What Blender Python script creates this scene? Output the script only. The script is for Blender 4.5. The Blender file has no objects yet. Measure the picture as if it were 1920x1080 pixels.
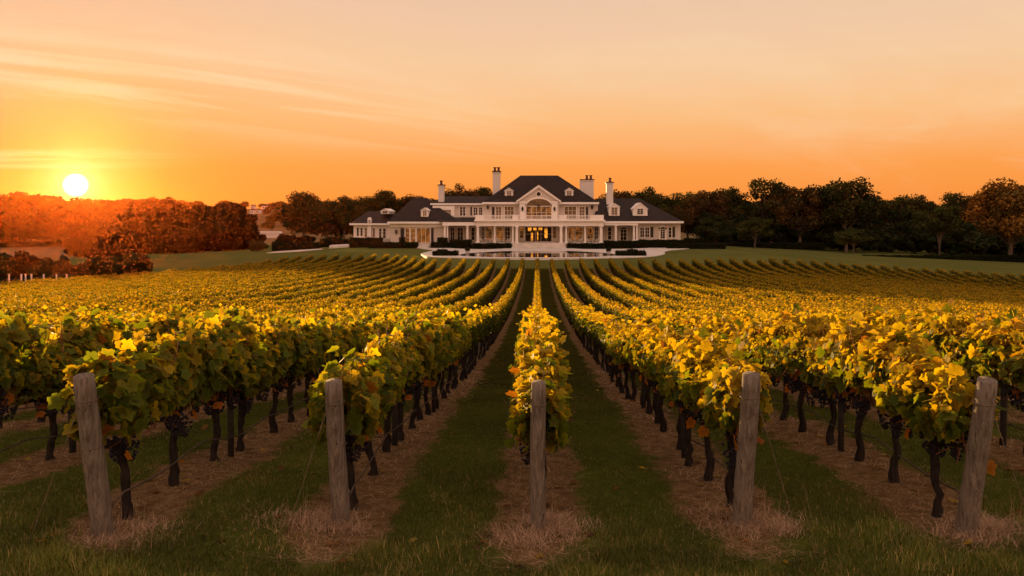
import bpy, math, random
import numpy as np
R = math.radians
SC = bpy.context.scene
COL = SC.collection

# ------------------------------------------------------------------ camera
F = 1600.0            # focal length in photo pixels (1920 wide)
VX, VY = 1007.0, 405.0
CZ = 3.12
cam = bpy.data.cameras.new("camera")
cam.sensor_width = 36; cam.lens = 36*F/1920
cam.shift_x = (960-VX)/1920; cam.shift_y = (VY-540)/1920
cam.clip_start = 0.1; cam.clip_end = 12000
camo = bpy.data.objects.new("camera", cam); COL.objects.link(camo)
camo.location = (0, 0, CZ); camo.rotation_euler = (R(90), 0, 0)
SC.camera = camo

# ------------------------------------------------------------------ sky
SUN_AZ = math.atan2(-0.5406, 1.0)            # left of the view axis
SUN_EL = R(3.7)
disc = np.array([-0.5406, 1.0, 0.03625]); disc /= np.linalg.norm(disc)

class NT:
    def __init__(s, tree): s.t = tree; tree.nodes.clear()
    def n(s, typ, **kw):
        nd = s.t.nodes.new(typ)
        ins = kw.pop('ins', {})
        for k, v in kw.items(): setattr(nd, k, v)
        for k, v in ins.items(): s.put(nd.inputs[k], v)
        return nd
    def put(s, sock, v):
        if hasattr(v, 'links') and hasattr(v, 'is_output'): s.t.links.new(v, sock)
        else: sock.default_value = v
    def m(s, op, a, b=0.0, c=0.0, clamp=False):
        nd = s.n('ShaderNodeMath', operation=op, use_clamp=clamp)
        s.put(nd.inputs[0], a); s.put(nd.inputs[1], b)
        if len(nd.inputs) > 2: s.put(nd.inputs[2], c)
        return nd.outputs[0]
    def step(s, v, a, b):
        nd = s.n('ShaderNodeMapRange', interpolation_type='SMOOTHSTEP')
        s.put(nd.inputs['Value'], v); nd.inputs['From Min'].default_value = a; nd.inputs['From Max'].default_value = b
        return nd.outputs[0]
    def mix(s, f, a, b, bt='MIX'):
        nd = s.n('ShaderNodeMix', data_type='RGBA', blend_type=bt)
        s.put(nd.inputs[0], f); s.put(nd.inputs[6], a); s.put(nd.inputs[7], b)
        return nd.outputs[2]
    def ramp(s, f, stops):
        nd = s.n('ShaderNodeValToRGB'); e = nd.color_ramp.elements
        while len(e) < len(stops): e.new(0.5)
        for el, (p, c) in zip(e, stops): el.position = p; el.color = (*c, 1) if len(c) == 3 else c
        s.put(nd.inputs[0], f); return nd.outputs[0]
    def noise(s, vec, scale, detail=3, rough=.5, dist=0):
        nd = s.n('ShaderNodeTexNoise'); nd.inputs['Scale'].default_value = scale
        nd.inputs['Detail'].default_value = detail; nd.inputs['Roughness'].default_value = rough
        nd.inputs['Distortion'].default_value = dist
        if vec is not None: s.put(nd.inputs['Vector'], vec)
        return nd.outputs[0]

def lin(r, g, b):
    f = lambda c: (c/255/12.92) if c/255 <= .04045 else ((c/255+.055)/1.055)**2.4
    return (f(r), f(g), f(b))

world = bpy.data.worlds.new("World"); SC.world = world; world.use_nodes = True
w = NT(world.node_tree)
gen = w.n('ShaderNodeTexCoord').outputs['Generated']
sep = w.n('ShaderNodeSeparateXYZ', ins={0: gen})
dx, dy, dz = sep.outputs
el = w.m('MAXIMUM', dz, 0.0)
base = w.ramp(w.m('POWER', el, .5), [
    (0.0, lin(246, 140, 62)), (0.14, lin(250, 148, 64)), (0.24, lin(253, 160, 76)),
    (0.34, lin(251, 190, 128)), (0.42, lin(245, 203, 160)), (0.50, lin(234, 197, 168)),
    (0.62, lin(206, 172, 152)), (1.0, lin(176, 150, 140))])
# the sky opposite the sun is the broad bright part that lights the house front
bd = w.n('ShaderNodeVectorMath', operation='DOT_PRODUCT', ins={0: gen, 1: (0.05, -.55, .83)}).outputs['Value']
back = w.step(bd, 0.25, .95)
base = w.mix(back, base, w.mix(1.0, base, (2.3, 2.2, 2.3, 1), 'MULTIPLY'))
dd = w.n('ShaderNodeVectorMath', operation='DISTANCE', ins={0: gen, 1: tuple(disc)}).outputs['Value']
g1 = w.m('POWER', 2.71828, w.m('MULTIPLY', dd, -34.0))
g2 = w.m('POWER', 2.71828, w.m('MULTIPLY', dd, -7.0))
g3 = w.m('POWER', 2.71828, w.m('MULTIPLY', dd, -2.6))
def addc(a, f, c):
    sc_ = w.n('ShaderNodeVectorMath', operation='SCALE', ins={0: c}); w.put(sc_.inputs['Scale'], f)
    return w.n('ShaderNodeVectorMath', operation='ADD', ins={0: a, 1: sc_.outputs[0]}).outputs[0]
warm = w.mix(w.m('MULTIPLY', g2, .62), base, (1.0, .31, .008, 1))
skyc = addc(warm, g1, (.9, .42, .20))
skyc = addc(skyc, g2, (.06, .035, .0))
skyc = addc(skyc, g3, (.03, .012, .004))
# thin streaked cirrus
hyp = w.m('MAXIMUM', dy, 0.05)
u = w.m('DIVIDE', dx, hyp); v = w.m('DIVIDE', dz, hyp)
vt = w.m('ADD', v, w.m('MULTIPLY', u, .13))
cv = w.n('ShaderNodeCombineXYZ', ins={0: w.m('MULTIPLY', u, 1.3), 1: w.m('MULTIPLY', vt, 38.0), 2: 0.0}).outputs[0]
cn = w.noise(cv, 1.0, 9, .64, .9)
c1 = w.step(cn, .44, .66)
band = w.m('MULTIPLY', w.step(vt, .035, .09), w.step(vt, .17, .11))
band = w.m('MULTIPLY', band, w.step(u, .12, -.38))
cv2 = w.n('ShaderNodeCombineXYZ', ins={0: w.m('MULTIPLY', u, 2.2), 1: w.m('MULTIPLY', v, 70.0), 2: 7.3}).outputs[0]
c2 = w.m('MULTIPLY', w.step(w.noise(cv2, 1.0, 6, .6, .4), .38, .64),
         w.m('MULTIPLY', w.step(v, .053, .060), w.step(v, .084, .072)))
c2 = w.m('MULTIPLY', c2, w.step(u, -.36, -.52))
cv3 = w.n('ShaderNodeCombineXYZ', ins={0: w.m('MULTIPLY', u, 2.0), 1: w.m('MULTIPLY', vt, 9.0), 2: 3.1}).outputs[0]
c3 = w.m('MULTIPLY', w.step(w.noise(cv3, 1.2, 7, .62, 1.2), .42, .8), w.step(vt, .05, .16))
skyc = w.mix(w.m('MULTIPLY', c3, .45), skyc, (*lin(252, 216, 172), 1))
skyc = w.mix(w.m('MULTIPLY', w.m('MULTIPLY', c1, band), .6), skyc, (*lin(255, 226, 178), 1))
skyc = w.mix(w.m('MULTIPLY', c2, .42), skyc, (1.1, .80, .42, 1))
skyc = addc(skyc, w.step(dd, .0128, .0078), (4.0, 3.6, 2.8))
skyc = addc(skyc, w.m('POWER', 2.71828, w.m('MULTIPLY', dd, -80.0)), (1.0, .55, .36))
nish = w.n('ShaderNodeTexSky', sky_type='NISHITA', sun_disc=False, sun_elevation=SUN_EL, sun_rotation=SUN_AZ)
ten = w.n('ShaderNodeVectorMath', operation='SCALE', ins={0: skyc}); ten.inputs['Scale'].default_value = 10.0
tot = addc(ten.outputs[0], 0.01, nish.outputs[0])
bg = w.n('ShaderNodeBackground', ins={'Color': tot, 'Strength': 0.0435})
w.t.links.new(bg.outputs[0], w.n('ShaderNodeOutputWorld').inputs['Surface'])

# ------------------------------------------------------------------ sun
sun = bpy.data.lights.new("sun", 'SUN'); sun.energy = 5.0; sun.angle = R(0.6); sun.color = (1.0, .60, .22)
suno = bpy.data.objects.new("sun", sun); COL.objects.link(suno)
suno.rotation_euler = (R(90)-SUN_EL, 0, math.pi-SUN_AZ - 0)
# sun shines from azimuth SUN_AZ (measured from +Y towards +X); lamp looks along its -Z
sd = np.array([math.sin(SUN_AZ)*math.cos(SUN_EL), math.cos(SUN_AZ)*math.cos(SUN_EL), math.sin(SUN_EL)])
from mathutils import Vector
suno.rotation_euler = Vector(sd).to_track_quat('Z', 'Y').to_euler()

vs = SC.view_settings
vs.view_transform = 'Standard'; vs.look = 'None'; vs.exposure = 1.2; vs.gamma = 1.0; vs.use_curve_mapping = False
cy = SC.cycles
cy.use_denoising = True; cy.max_bounces = 8; cy.diffuse_bounces = 3; cy.glossy_bounces = 3
cy.transmission_bounces = 5; cy.transparent_max_bounces = 6; cy.volume_bounces = 0
cy.sample_clamp_indirect = 6.0; cy.use_adaptive_sampling = True; cy.adaptive_threshold = .02

# ------------------------------------------------------------------ helpers
def wx(px, Y): return (px-VX)*Y/F
def wz(py, Y): return CZ-(py-VY)*Y/F

def link(o, parent=None):
    COL.objects.link(o)
    if parent is not None: o.parent = parent
    return o
def tag(o, label=None, cat=None, group=None, kind=None):
    if label: o['label'] = label
    if cat: o['category'] = cat
    if group: o['group'] = group
    if kind: o['kind'] = kind
    return o
def empty(name, loc, label=None, cat=None, group=None, rz=0):
    o = bpy.data.objects.new(name, None); link(o); o.location = loc; o.rotation_euler.z = rz
    o.empty_display_size = .2
    return tag(o, label, cat, group)
def np_mesh(name, V, Fc, mat=None, tint=None, smooth=False):
    """V (n,3); Fc (m,k) array, or a list of such arrays with different k"""
    me = bpy.data.meshes.new(name)
    V = np.asarray(V, np.float32).reshape(-1, 3)
    if isinstance(Fc, np.ndarray): Fc = [Fc]
    Fc = [np.asarray(f, np.int32) for f in Fc if len(f)]
    me.vertices.add(len(V)); me.vertices.foreach_set('co', V.ravel())
    idx = np.concatenate([f.ravel() for f in Fc])
    tot = np.concatenate([np.full(len(f), f.shape[1], np.int32) for f in Fc])
    st = np.concatenate([[0], np.cumsum(tot)[:-1]]).astype(np.int32)
    me.loops.add(len(idx)); me.loops.foreach_set('vertex_index', idx)
    me.polygons.add(len(tot)); me.polygons.foreach_set('loop_start', st)
    try: me.polygons.foreach_set('loop_total', tot)
    except Exception: pass
    if smooth: me.polygons.foreach_set('use_smooth', np.ones(len(tot), bool))
    if tint is not None:
        a = me.attributes.new('tint', 'FLOAT_COLOR', 'POINT')
        t = np.ones((len(V), 4), np.float32); t[:, :3] = tint
        a.data.foreach_set('color', t.ravel())
    me.update(calc_edges=True); me.validate()
    if mat: me.materials.append(mat)
    return me
def obj(name, me, parent=None): return link(bpy.data.objects.new(name, me), parent)

class MB:
    """collects boxes and polygons that become ONE mesh"""
    def __init__(s): s.v = []; s.f = []
    def add(s, vs_, fs):
        b = len(s.v); s.v += [tuple(p) for p in vs_]; s.f += [tuple(b+i for i in f) for f in fs]; return s
    def box(s, x0, x1, y0, y1, z0, z1):
        if x0 > x1: x0, x1 = x1, x0
        if y0 > y1: y0, y1 = y1, y0
        if z0 > z1: z0, z1 = z1, z0
        return s.add([(x0,y0,z0),(x1,y0,z0),(x1,y1,z0),(x0,y1,z0),(x0,y0,z1),(x1,y0,z1),(x1,y1,z1),(x0,y1,z1)],
              [(0,3,2,1),(4,5,6,7),(0,1,5,4),(1,2,6,5),(2,3,7,6),(3,0,4,7)])
    def prism(s, poly, y0, y1):
        """poly in (x,z), extruded along y"""
        n = len(poly)
        vs_ = [(x, y0, z) for x, z in poly]+[(x, y1, z) for x, z in poly]
        return s.add(vs_, [tuple(range(n)), tuple(range(2*n-1, n-1, -1))]+[(i, i+n, (i+1) % n+n, (i+1) % n) for i in range(n)])
    def slab(s, poly, z0, z1):
        n = len(poly)
        vs_ = [(x, y, z0) for x, y in poly]+[(x, y, z1) for x, y in poly]
        return s.add(vs_, [tuple(range(n-1, -1, -1)), tuple(range(n, 2*n))]+[(i, (i+1) % n, (i+1) % n+n, i+n) for i in range(n)])
    def lathe(s, prof, c, n=12):
        vs_ = []; fs = []
        for r, z in prof:
            for i in range(n):
                a = 2*math.pi*i/n; vs_.append((c[0]+r*math.cos(a), c[1]+r*math.sin(a), c[2]+z))
        for j in range(len(prof)-1):
            for i in range(n): fs.append((j*n+i, j*n+(i+1) % n, (j+1)*n+(i+1) % n, (j+1)*n+i))
        fs.append(tuple(range(n-1, -1, -1))); fs.append(tuple(range((len(prof)-1)*n, len(prof)*n)))
        return s.add(vs_, fs)
    def mesh(s, name, mat):
        me = bpy.data.meshes.new(name); me.from_pydata(s.v, [], s.f); me.update()
        if mat: me.materials.append(mat)
        return me
    def build(s, name, mat, parent=None, label=None):
        o = obj(name, s.mesh(name, mat), parent)
        if label: o['label'] = label
        return o

def tube(path, rad, n=7, cap=True, rng=None, rough=0.0):
    """numpy tube; returns V, quads"""
    P = np.asarray(path, float); rad = np.broadcast_to(np.asarray(rad, float), (len(P),))
    T = np.gradient(P, axis=0); T /= np.linalg.norm(T, axis=1)[:, None]+1e-9
    up = np.where(np.abs(T[:, 2:3]) > .9, np.array([[1., 0, 0]]), np.array([[0, 0, 1.]]))
    A = np.cross(up, T); A /= np.linalg.norm(A, axis=1)[:, None]; B = np.cross(T, A)
    a = np.arange(n)*2*np.pi/n
    rr = rad[:, None]*np.ones(n)
    if rng is not None: rr = rr*(1+rough*rng.standard_normal(rr.shape))
    V = P[:, None]+rr[..., None]*(np.cos(a)[None, :, None]*A[:, None]+np.sin(a)[None, :, None]*B[:, None])
    i = np.arange(len(P)-1)[:, None]*n; j = np.arange(n)[None]; k = (j+1) % n
    Q = np.stack([i+j, i+k, i+n+k, i+n+j], -1).reshape(-1, 4)
    V = V.reshape(-1, 3)
    if cap:
        V = np.vstack([V, P[0], P[-1]]); m = len(V)
        jj = np.arange(n); kk = (jj+1) % n; e = (len(P)-1)*n
        Q = np.vstack([Q, np.stack([kk, jj, np.full(n, m-2), np.full(n, m-2)], -1), np.stack([e+jj, e+kk, np.full(n, m-1), np.full(n, m-1)], -1)])
    return V, Q
def split_tri(Q):
    """quads whose last two ids agree are triangles"""
    t = Q[:, 2] == Q[:, 3]
    return [Q[~t], Q[t][:, :3]]
def join(parts):
    V = []; Q = []; o = 0
    for v_, q in parts: V.append(v_); Q.append(q+o); o += len(v_)
    return np.vstack(V), np.vstack(Q)

# ------------------------------------------------------------------ materials
def mat(name): 
    m_ = bpy.data.materials.new(name); m_.use_nodes = True
    return m_, NT(m_.node_tree)
def out(t, sh): t.t.links.new(sh, t.n('ShaderNodeOutputMaterial').inputs['Surface'])
def simple(name, col, rough=.6, var=.15, scale=3.0, spec=.3, metal=0.0, bump=0.0, stretch=None):
    m_, t = mat(name)
    tc = t.n('ShaderNodeTexCoord').outputs['Object']
    if stretch: tc = t.n('ShaderNodeMapping', ins={0: tc, 3: stretch}).outputs[0]
    nz = t.noise(tc, scale, 5, .6)
    c0 = tuple(max(0, c*(1-var)) for c in col)+(1,); c1 = tuple(min(1, c*(1+var)) for c in col)+(1,)
    c = t.mix(t.step(nz, .3, .7), c0, c1)
    p = t.n('ShaderNodeBsdfPrincipled', ins={'Base Color': c, 'Roughness': rough, 'Metallic': metal, 'Specular IOR Level': spec})
    if bump:
        b = t.n('ShaderNodeBump', ins={'Strength': bump, 'Distance': .02, 'Height': nz}); t.t.links.new(b.outputs[0], p.inputs['Normal'])
    out(t, p.outputs[0]); return m_
def emis(name, col, strength, dark=.1, scale=1.5):
    m_, t = mat(name)
    tc = t.n('ShaderNodeTexCoord').outputs['Object']
    c = t.mix(t.step(t.noise(tc, scale, 3, .6), .35, .65), tuple(x*dark for x in col)+(1,), (*col, 1))
    p = t.n('ShaderNodeBsdfPrincipled', ins={'Base Color': (.03, .02, .015, 1), 'Roughness': .15, 'Specular IOR Level': .15, 'Emission Color': c, 'Emission Strength': strength})
    out(t, p.outputs[0]); return m_
def leafmat(name, trans=.45, gloss=.35, tsat=(1.5, 1.25, .55), rough=.45):
    m_, t = mat(name)
    a = t.n('ShaderNodeAttribute', attribute_name='tint').outputs['Color']
    tr = t.mix(1.0, a, (*tsat, 1), 'MULTIPLY')
    p = t.n('ShaderNodeBsdfPrincipled', ins={'Base Color': a, 'Roughness': rough, 'Specular IOR Level': gloss})
    q = t.n('ShaderNodeBsdfTranslucent', ins={'Color': tr})
    mx = t.n('ShaderNodeMixShader', ins={0: trans, 1: p.outputs[0], 2: q.outputs[0]})
    out(t, mx.outputs[0]); return m_

M = {}
M['leaf'] = leafmat('vine leaf', .55, .10, (2.0, 1.7, .35), .6)
M['tree'] = leafmat('tree leaf', .03, 0.0, (1.4, 1.1, .5), .6)
M['grass'] = leafmat('grass blade', .30, .2, (1.3, 1.2, .5), .55)
M['straw'] = leafmat('dry straw', .25, .2, (1.2, 1.0, .8), .6)
M['white'] = simple('white painted wood', (.78, .715, .655), .5, .04, 1.5)
M['wall'] = simple('cream clapboard', (.58, .50, .43), .6, .06, .8)
M['stone'] = simple('pale limestone paving', (.54, .49, .44), .6, .12, .6)
M['roof'] = simple('dark slate', (.022, .016, .014), .7, .4, 1.6, .10)
M['fascia'] = simple('white eave board', (.76, .72, .68), .5, .03, 1.0)
M['pot'] = simple('terracotta chimney pot', (.10, .03, .015), .7, .2, 3)
M['brick'] = simple('white painted brick', (.60, .54, .50), .7, .08, 5, bump=.2)
M['glass'] = simple('dark window glass', (.022, .016, .012), .10, .3, .7, .18)
M['curtain'] = simple('curtained window glass', (.17, .11, .055), .2, .25, 1.2, .2)
M['lit'] = emis('window lit from a lamp room', (1.0, .34, .03), .75, .3, 2.0)
M['warm'] = emis('dim lamplit window', (.42, .13, .02), .28, .08, .9)
M['shutter'] = simple('black shutter', (.02, .017, .016), .5, .2, 4)
M['door'] = simple('dark oak door', (.10, .04, .018), .45, .3, 4)
M['lantern'] = simple('black iron lantern', (.02, .018, .016), .4, .2, 5)
M['hedge'] = leafmat('boxwood leaf', .10, .02, (1.2, 1.1, .5), .6)
M['soil'] = simple('turned soil', (.06, .035, .02), .9, .3, 3)
M['bark'] = simple('vine bark', (.020, .014, .011), .9, .5, 22, .15, bump=.9, stretch=(1, 1, .35))
M['treebark'] = simple('tree bark', (.12, .085, .06), .9, .35, 6, .15, bump=.5, stretch=(1, 1, .3))
M['cane'] = simple('rust brown cane', (.20, .07, .03), .7, .3, 20)
M['hose'] = simple('weathered drip hose', (.085, .065, .05), .9, .3, 8, 0.0)
M['wire'] = simple('rusty steel wire', (.16, .11, .08), .5, .3, 20, .5, .6)
M['steel'] = simple('dark steel stake', (.035, .03, .028), .6, .3, 12)
def grape_mat():
    m_, t = mat('black grape')
    tc = t.n('ShaderNodeTexCoord').outputs['Object']
    c = t.mix(t.step(t.noise(tc, 14, 3), .35, .7), (.006, .004, .008, 1), (.020, .015, .026, 1))
    out(t, t.n('ShaderNodeBsdfPrincipled', ins={'Base Color': c, 'Roughness': .45, 'Specular IOR Level': .25}).outputs[0]); return m_
M['grape'] = grape_mat()
def post_mat():
    m_, t = mat('weathered pine post')
    tc = t.n('ShaderNodeTexCoord').outputs['Object']
    st = t.n('ShaderNodeMapping', ins={0: tc, 3: (1, 1, .06)}).outputs[0]
    n1 = t.noise(st, 34, 6, .65, .3); n2 = t.noise(tc, 5, 4, .6)
    c = t.ramp(n1, [(.25, (.038, .028, .020)), (.5, (.148, .120, .092)), (.75, (.24, .20, .158))])
    c = t.mix(t.m('MULTIPLY', t.step(n2, .45, .75), .55), c, (.10, .075, .05, 1))
    # drying checks along the grain and two small knots
    ck = t.noise(t.n('ShaderNodeMapping', ins={0: tc, 3: (1, 1, .03)}).outputs[0], 60, 2, .5, .6)
    c = t.mix(t.step(ck, .66, .72), c, (.02, .013, .01, 1))
    b = t.n('ShaderNodeBump', ins={'Strength': .7, 'Distance': .006, 'Height': n1})
    p = t.n('ShaderNodeBsdfPrincipled', ins={'Base Color': c, 'Roughness': .85, 'Specular IOR Level': .2, 'Normal': b.outputs[0]})
    out(t, p.outputs[0]); return m_
M['post'] = post_mat()
def water_mat():
    m_, t = mat('still pool water')
    tc = t.n('ShaderNodeTexCoord').outputs['Object']
    b = t.n('ShaderNodeBump', ins={'Strength': .04, 'Distance': .02, 'Height': t.noise(tc, 1.4, 2)})
    p = t.n('ShaderNodeBsdfPrincipled', ins={'Base Color': (.012, .014, .016, 1), 'Roughness': .03, 'Specular IOR Level': .6, 'Normal': b.outputs[0]})
    out(t, p.outputs[0]); return m_
M['water'] = water_mat()

# ------------------------------------------------------------------ terrain
ROW = 2.0; ROW0 = .01
YS = np.arange(-100, 2600, .5)
cp = np.interp(YS, [-100, 8.4, 11, 15.5, 19, 25.2, 33, 38, 48, 57, 77, 96, 108, 117, 119, 121.4, 126, 176, 240, 420, 700, 2600],
                   [0, 0, -.14, -.50, -.90, -1.50, -2.15, -2.6, -3.2, -3.75, -4.5, -4.9, -4.75, -4.3, -3.75, -2.97, -2.95, -2.98, -3.4, -6.0, -7, -7])
ker = np.exp(-.5*(np.arange(-12, 13)/4.0)**2); ker /= ker.sum()
sm = np.convolve(np.pad(cp, 12, 'edge'), ker, 'valid')
wgt = np.clip((np.abs(YS-122)-4)/6, 0, 1)
cp = sm*wgt+np.convolve(np.pad(cp, 12, 'edge'), np.exp(-.5*(np.arange(-12, 13)/1.2)**2)/np.exp(-.5*(np.arange(-12, 13)/1.2)**2).sum(), 'valid')*(1-wgt)
def sst(x, a, b):
    t = np.clip((x-a)/(b-a), 0, 1); return t*t*(3-2*t)
def bank(X):
    X = np.asarray(X, float)
    return 117+20*sst(-X, 13, 24)+7*sst(X, 14, 30)
def yend(X):
    X = np.asarray(X, float)
    return bank(X)-2.1*np.maximum(-X-41, 0)
def terrain(X, Y):
    X = np.asarray(X, float); Y = np.asarray(Y, float)
    e = bank(X); ye = np.where(Y < e, Y*117/e, Y-(e-117))
    ye = np.where(Y < 12, Y, ye*np.clip((Y-12)/20, 0, 1)+Y*(1-np.clip((Y-12)/20, 0, 1)))
    z = np.interp(ye, YS, cp)
    a = np.abs(X)
    f1 = np.where(X < 0, .3*sst(a, 2, 20)+.8*sst(a, 25, 60)+.4*sst(a, 12, 22)*sst(ye, 100, 116)+.06*np.maximum(a-58, 0), 2.8*(a/60)**1.9)
    f1 = np.minimum(f1, 7)
    f2 = 7*(1-np.exp(-.06*np.maximum(a-34, 0)/7))
    b = sst(ye, 102, 126)
    fall = (f1*(1-b)+f2*b)*sst(Y, 12, 60)*(1-sst(Y, 430, 700))
    z = z-fall+(.075+.0085*np.minimum(a, 5)**2)*(1-sst(Y, 9.5, 20))
    z = z+17*sst(Y, 430, 780)+1.6*sst(Y, 500, 700)*np.sin(X*.014+1)*np.sin(Y*.011)
    # small undulation
    z = z+(.05*np.sin(X*.9+.7*np.sin(Y*.5))*np.sin(Y*.8+1.3)+.03*np.sin(X*2.3+Y*1.7))*np.clip((60-Y)/40, .15, 1)*(1-sst(Y, 112, 118))
    return z
def tz(x, y): return float(terrain(x, y))

def graded(breaks):
    o = []
    for (a, b, s) in breaks: o.append(np.arange(a, b, s))
    return np.concatenate(o)
gx = graded([(-860, -300, 40), (-300, -100, 10), (-100, -16, 2), (-16, 16, .25), (16, 110, 2), (110, 300, 10), (300, 861, 40)])
gy = graded([(-80, 4, 4), (4, 20, .25), (20, 60, 1), (60, 116, 2), (116, 132, .5), (132, 240, 3), (240, 600, 15), (600, 881, 20)])
GX, GY = np.meshgrid(gx, gy)
GZ = terrain(GX, GY)
nx_, ny_ = len(gx), len(gy)
ii = (np.arange(ny_-1)[:, None]*nx_+np.arange(nx_-1)[None]).ravel()
gq = np.stack([ii, ii+1, ii+1+nx_, ii+nx_], -1)
# zones: R lawn of the estate, G far field, B vineyard
zone = np.zeros((nx_*ny_, 3), np.float32)
VXL, VXR = -59.5, 78.0
E = yend(GX)
far = sst(GY, 225, 300)*1.0
far = np.maximum(far, sst(-GX, 88, 120)*sst(GY, 120, 170))
zone[:, 1] = far.ravel()

def ground_mat():
    m_, t = mat('ground')
    pos = t.n('ShaderNodeNewGeometry').outputs['Position']
    sp = t.n('ShaderNodeSeparateXYZ', ins={0: pos}); x, y, z = sp.outputs
    zn = t.n('ShaderNodeSeparateColor', ins={0: t.n('ShaderNodeAttribute', attribute_name='tint').outputs['Color']})
    n1 = t.noise(pos, .8, 5, .6); n2 = t.noise(pos, 7, 5, .65); n3 = t.noise(pos, 45, 4, .7); n4 = t.noise(pos, .12, 4, .6)
    gcol = t.ramp(t.m('ADD', t.m('MULTIPLY', n1, .45), t.m('MULTIPLY', n2, .55)),
                  [(.30, (.030, .040, .006)), (.5, (.062, .076, .012)), (.68, (.095, .098, .020)), (.8, (.15, .11, .035))])
    gcol = t.mix(t.step(y, 9, 26), gcol, t.mix(1.0, gcol, (.62, .50, .5, 1), 'MULTIPLY'))  # aisle grass darkened farther back, shade between rows put into its colour
    lawn = t.mix(t.step(n4, .35, .65), (.088, .098, .026, 1), (.122, .125, .034, 1))
    lawn = t.mix(.35, lawn, t.ramp(n2, [(.3, (.045, .052, .012)), (.7, (.12, .125, .035))]))
    soil = t.ramp(t.m('ADD', t.m('MULTIPLY', n2, .5), t.m('MULTIPLY', n3, .5)),
                  [(.28, (.034, .017, .010)), (.46, (.115, .070, .031)), (.62, (.23, .15, .072)), (.78, (.36, .26, .14))])
    # soil strip under each vine row
    xs = t.m('ADD', t.m('SUBTRACT', x, ROW0), t.m('MULTIPLY', t.m('SUBTRACT', t.noise(pos, 1.6, 5, .7), .5), .95))
    k = t.m('ABSOLUTE', t.m('SUBTRACT', t.m('FRACT', t.m('ADD', t.m('DIVIDE', xs, ROW), .5)), .5))   # 0 on the row, .5 mid-aisle
    k2 = t.m('ADD', k, t.m('MULTIPLY', t.step(y, 10, 30), .055)); strip = t.step(k2, .275, .195)
    yy = t.m('ADD', y, t.m('MULTIPLY', t.m('SUBTRACT', n1, .5), .8))
    yn = t.m('ADD', yy, t.m('MULTIPLY', t.m('POWER', t.m('MULTIPLY', k, 2.6), 2.0), .9))
    e1 = t.m('ADD', 117.5, t.m('ADD', t.m('MULTIPLY', t.step(t.m('MULTIPLY', x, -1.0), 13, 24), 20.0), t.m('SUBTRACT', t.m('MULTIPLY', t.step(x, 14, 30), 7.0), t.m('MULTIPLY', t.m('MAXIMUM', t.m('SUBTRACT', t.m('MULTIPLY', x, -1.0), 41.0), 0.0), 2.1))))
    vy = t.m('MULTIPLY', t.step(t.m('SUBTRACT', y, e1), .6, -.4), 1.0)
    vxm = t.m('MULTIPLY', t.step(x, VXL-.6, VXL), t.step(x, VXR+.6, VXR))
    vine = t.m('MULTIPLY', vy, vxm)
    strip = t.m('MULTIPLY', t.m('MULTIPLY', strip, vine), t.step(t.m('SUBTRACT', yy, t.m('MULTIPLY', k, 3.2)), 7.15, 7.75))
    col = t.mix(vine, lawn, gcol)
    field = t.ramp(t.noise(t.n('ShaderNodeMapping', ins={0: pos, 3: (.3, 1.4, 1)}).outputs[0], .03, 4, .6), [(.3, (.085, .070, .025)), (.55, (.17, .12, .06)), (.7, (.10, .08, .03))])
    col = t.mix(zn.outputs[1], col, field)
    col = t.mix(strip, col, soil)
    b = t.n('ShaderNodeBump', ins={'Strength': .8, 'Distance': .05, 'Height': t.m('MULTIPLY', t.m('ADD', n2, t.m('MULTIPLY', n3, .5)), t.m('ADD', .04, t.m('MULTIPLY', vine, t.step(y, 90, 20))))})
    p = t.n('ShaderNodeBsdfPrincipled', ins={'Base Color': col, 'Roughness': 1.0, 'Specular IOR Level': 0.0, 'Normal': b.outputs[0]})
    out(t, p.outputs[0]); return m_
M['ground'] = ground_mat()
ground = obj('ground', np_mesh('ground', np.stack([GX, GY, GZ], -1), gq, M['ground'], zone, True))
tag(ground, kind='structure')

# ------------------------------------------------------------------ terrace and pool
ZP = -2.98
def gp(px, py, z=ZP):
    Y = (CZ-z)*F/(py-VY); return (wx(px, Y), Y)
def smooth_poly(pts, it=2):
    P = np.array(pts, float)
    for _ in range(it):
        Q = np.roll(P, -1, 0); P = np.stack([.75*P+.25*Q, .25*P+.75*Q], 1).reshape(-1, 2)
    return [tuple(p) for p in P]
pav = [(787, 476.5), (800, 481), (850, 482.8), (930, 483.8), (1010, 484.2), (1090, 483.8), (1170, 482.8), (1222, 481), (1250, 476), (1243, 471.5),
       (1262, 468), (1330, 463), (1290, 462), (1235, 463.5), (1190, 466.2), (1095, 467.2), (1062, 464.5), (962, 464.5), (925, 467.2), (880, 467), (835, 464.5),
       (806, 463.5), (781, 463.5), (792, 466.5), (818, 469), (795, 473)]
pv = smooth_poly([gp(*p, ZP+.12) for p in pav], 2)
ter = MB().slab(pv[::-1] if False else pv, ZP-.5, ZP+.12).build('terrace', M['stone']); tag(ter, kind='structure')
wat = [(858, 479.5), (905, 481.7), (1010, 482.6), (1110, 481.7), (1160, 479.5), (1150, 475.5), (1105, 472.2), (1060, 470.2), (960, 470.2), (915, 472.2), (868, 475.5)]
pw = smooth_poly([gp(*p, ZP+.124) for p in wat], 3)
pool = MB(); pool.add([(x, y, ZP+.127) for x, y in pw], [tuple(range(len(pw)))])
tag(pool.build('pool_water', M['water']), kind='structure')
def pave(name, pts, dz=.06):
    P = [];
    for px, py, Y in pts: P.append((wx(px, Y), Y))
    n = len(P)
    mb = MB(); top = [(x, y, tz(x, y)+dz) for x, y in P]; bot = [(x, y, tz(x, y)-.4) for x, y in P]
    mb.add(top+bot, [tuple(range(n)), tuple(range(2*n-1, n-1, -1))]+[(i, i+n, (i+1) % n+n, (i+1) % n) for i in range(n)])
    tag(mb.build(name, M['stone']), kind='structure')
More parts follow.
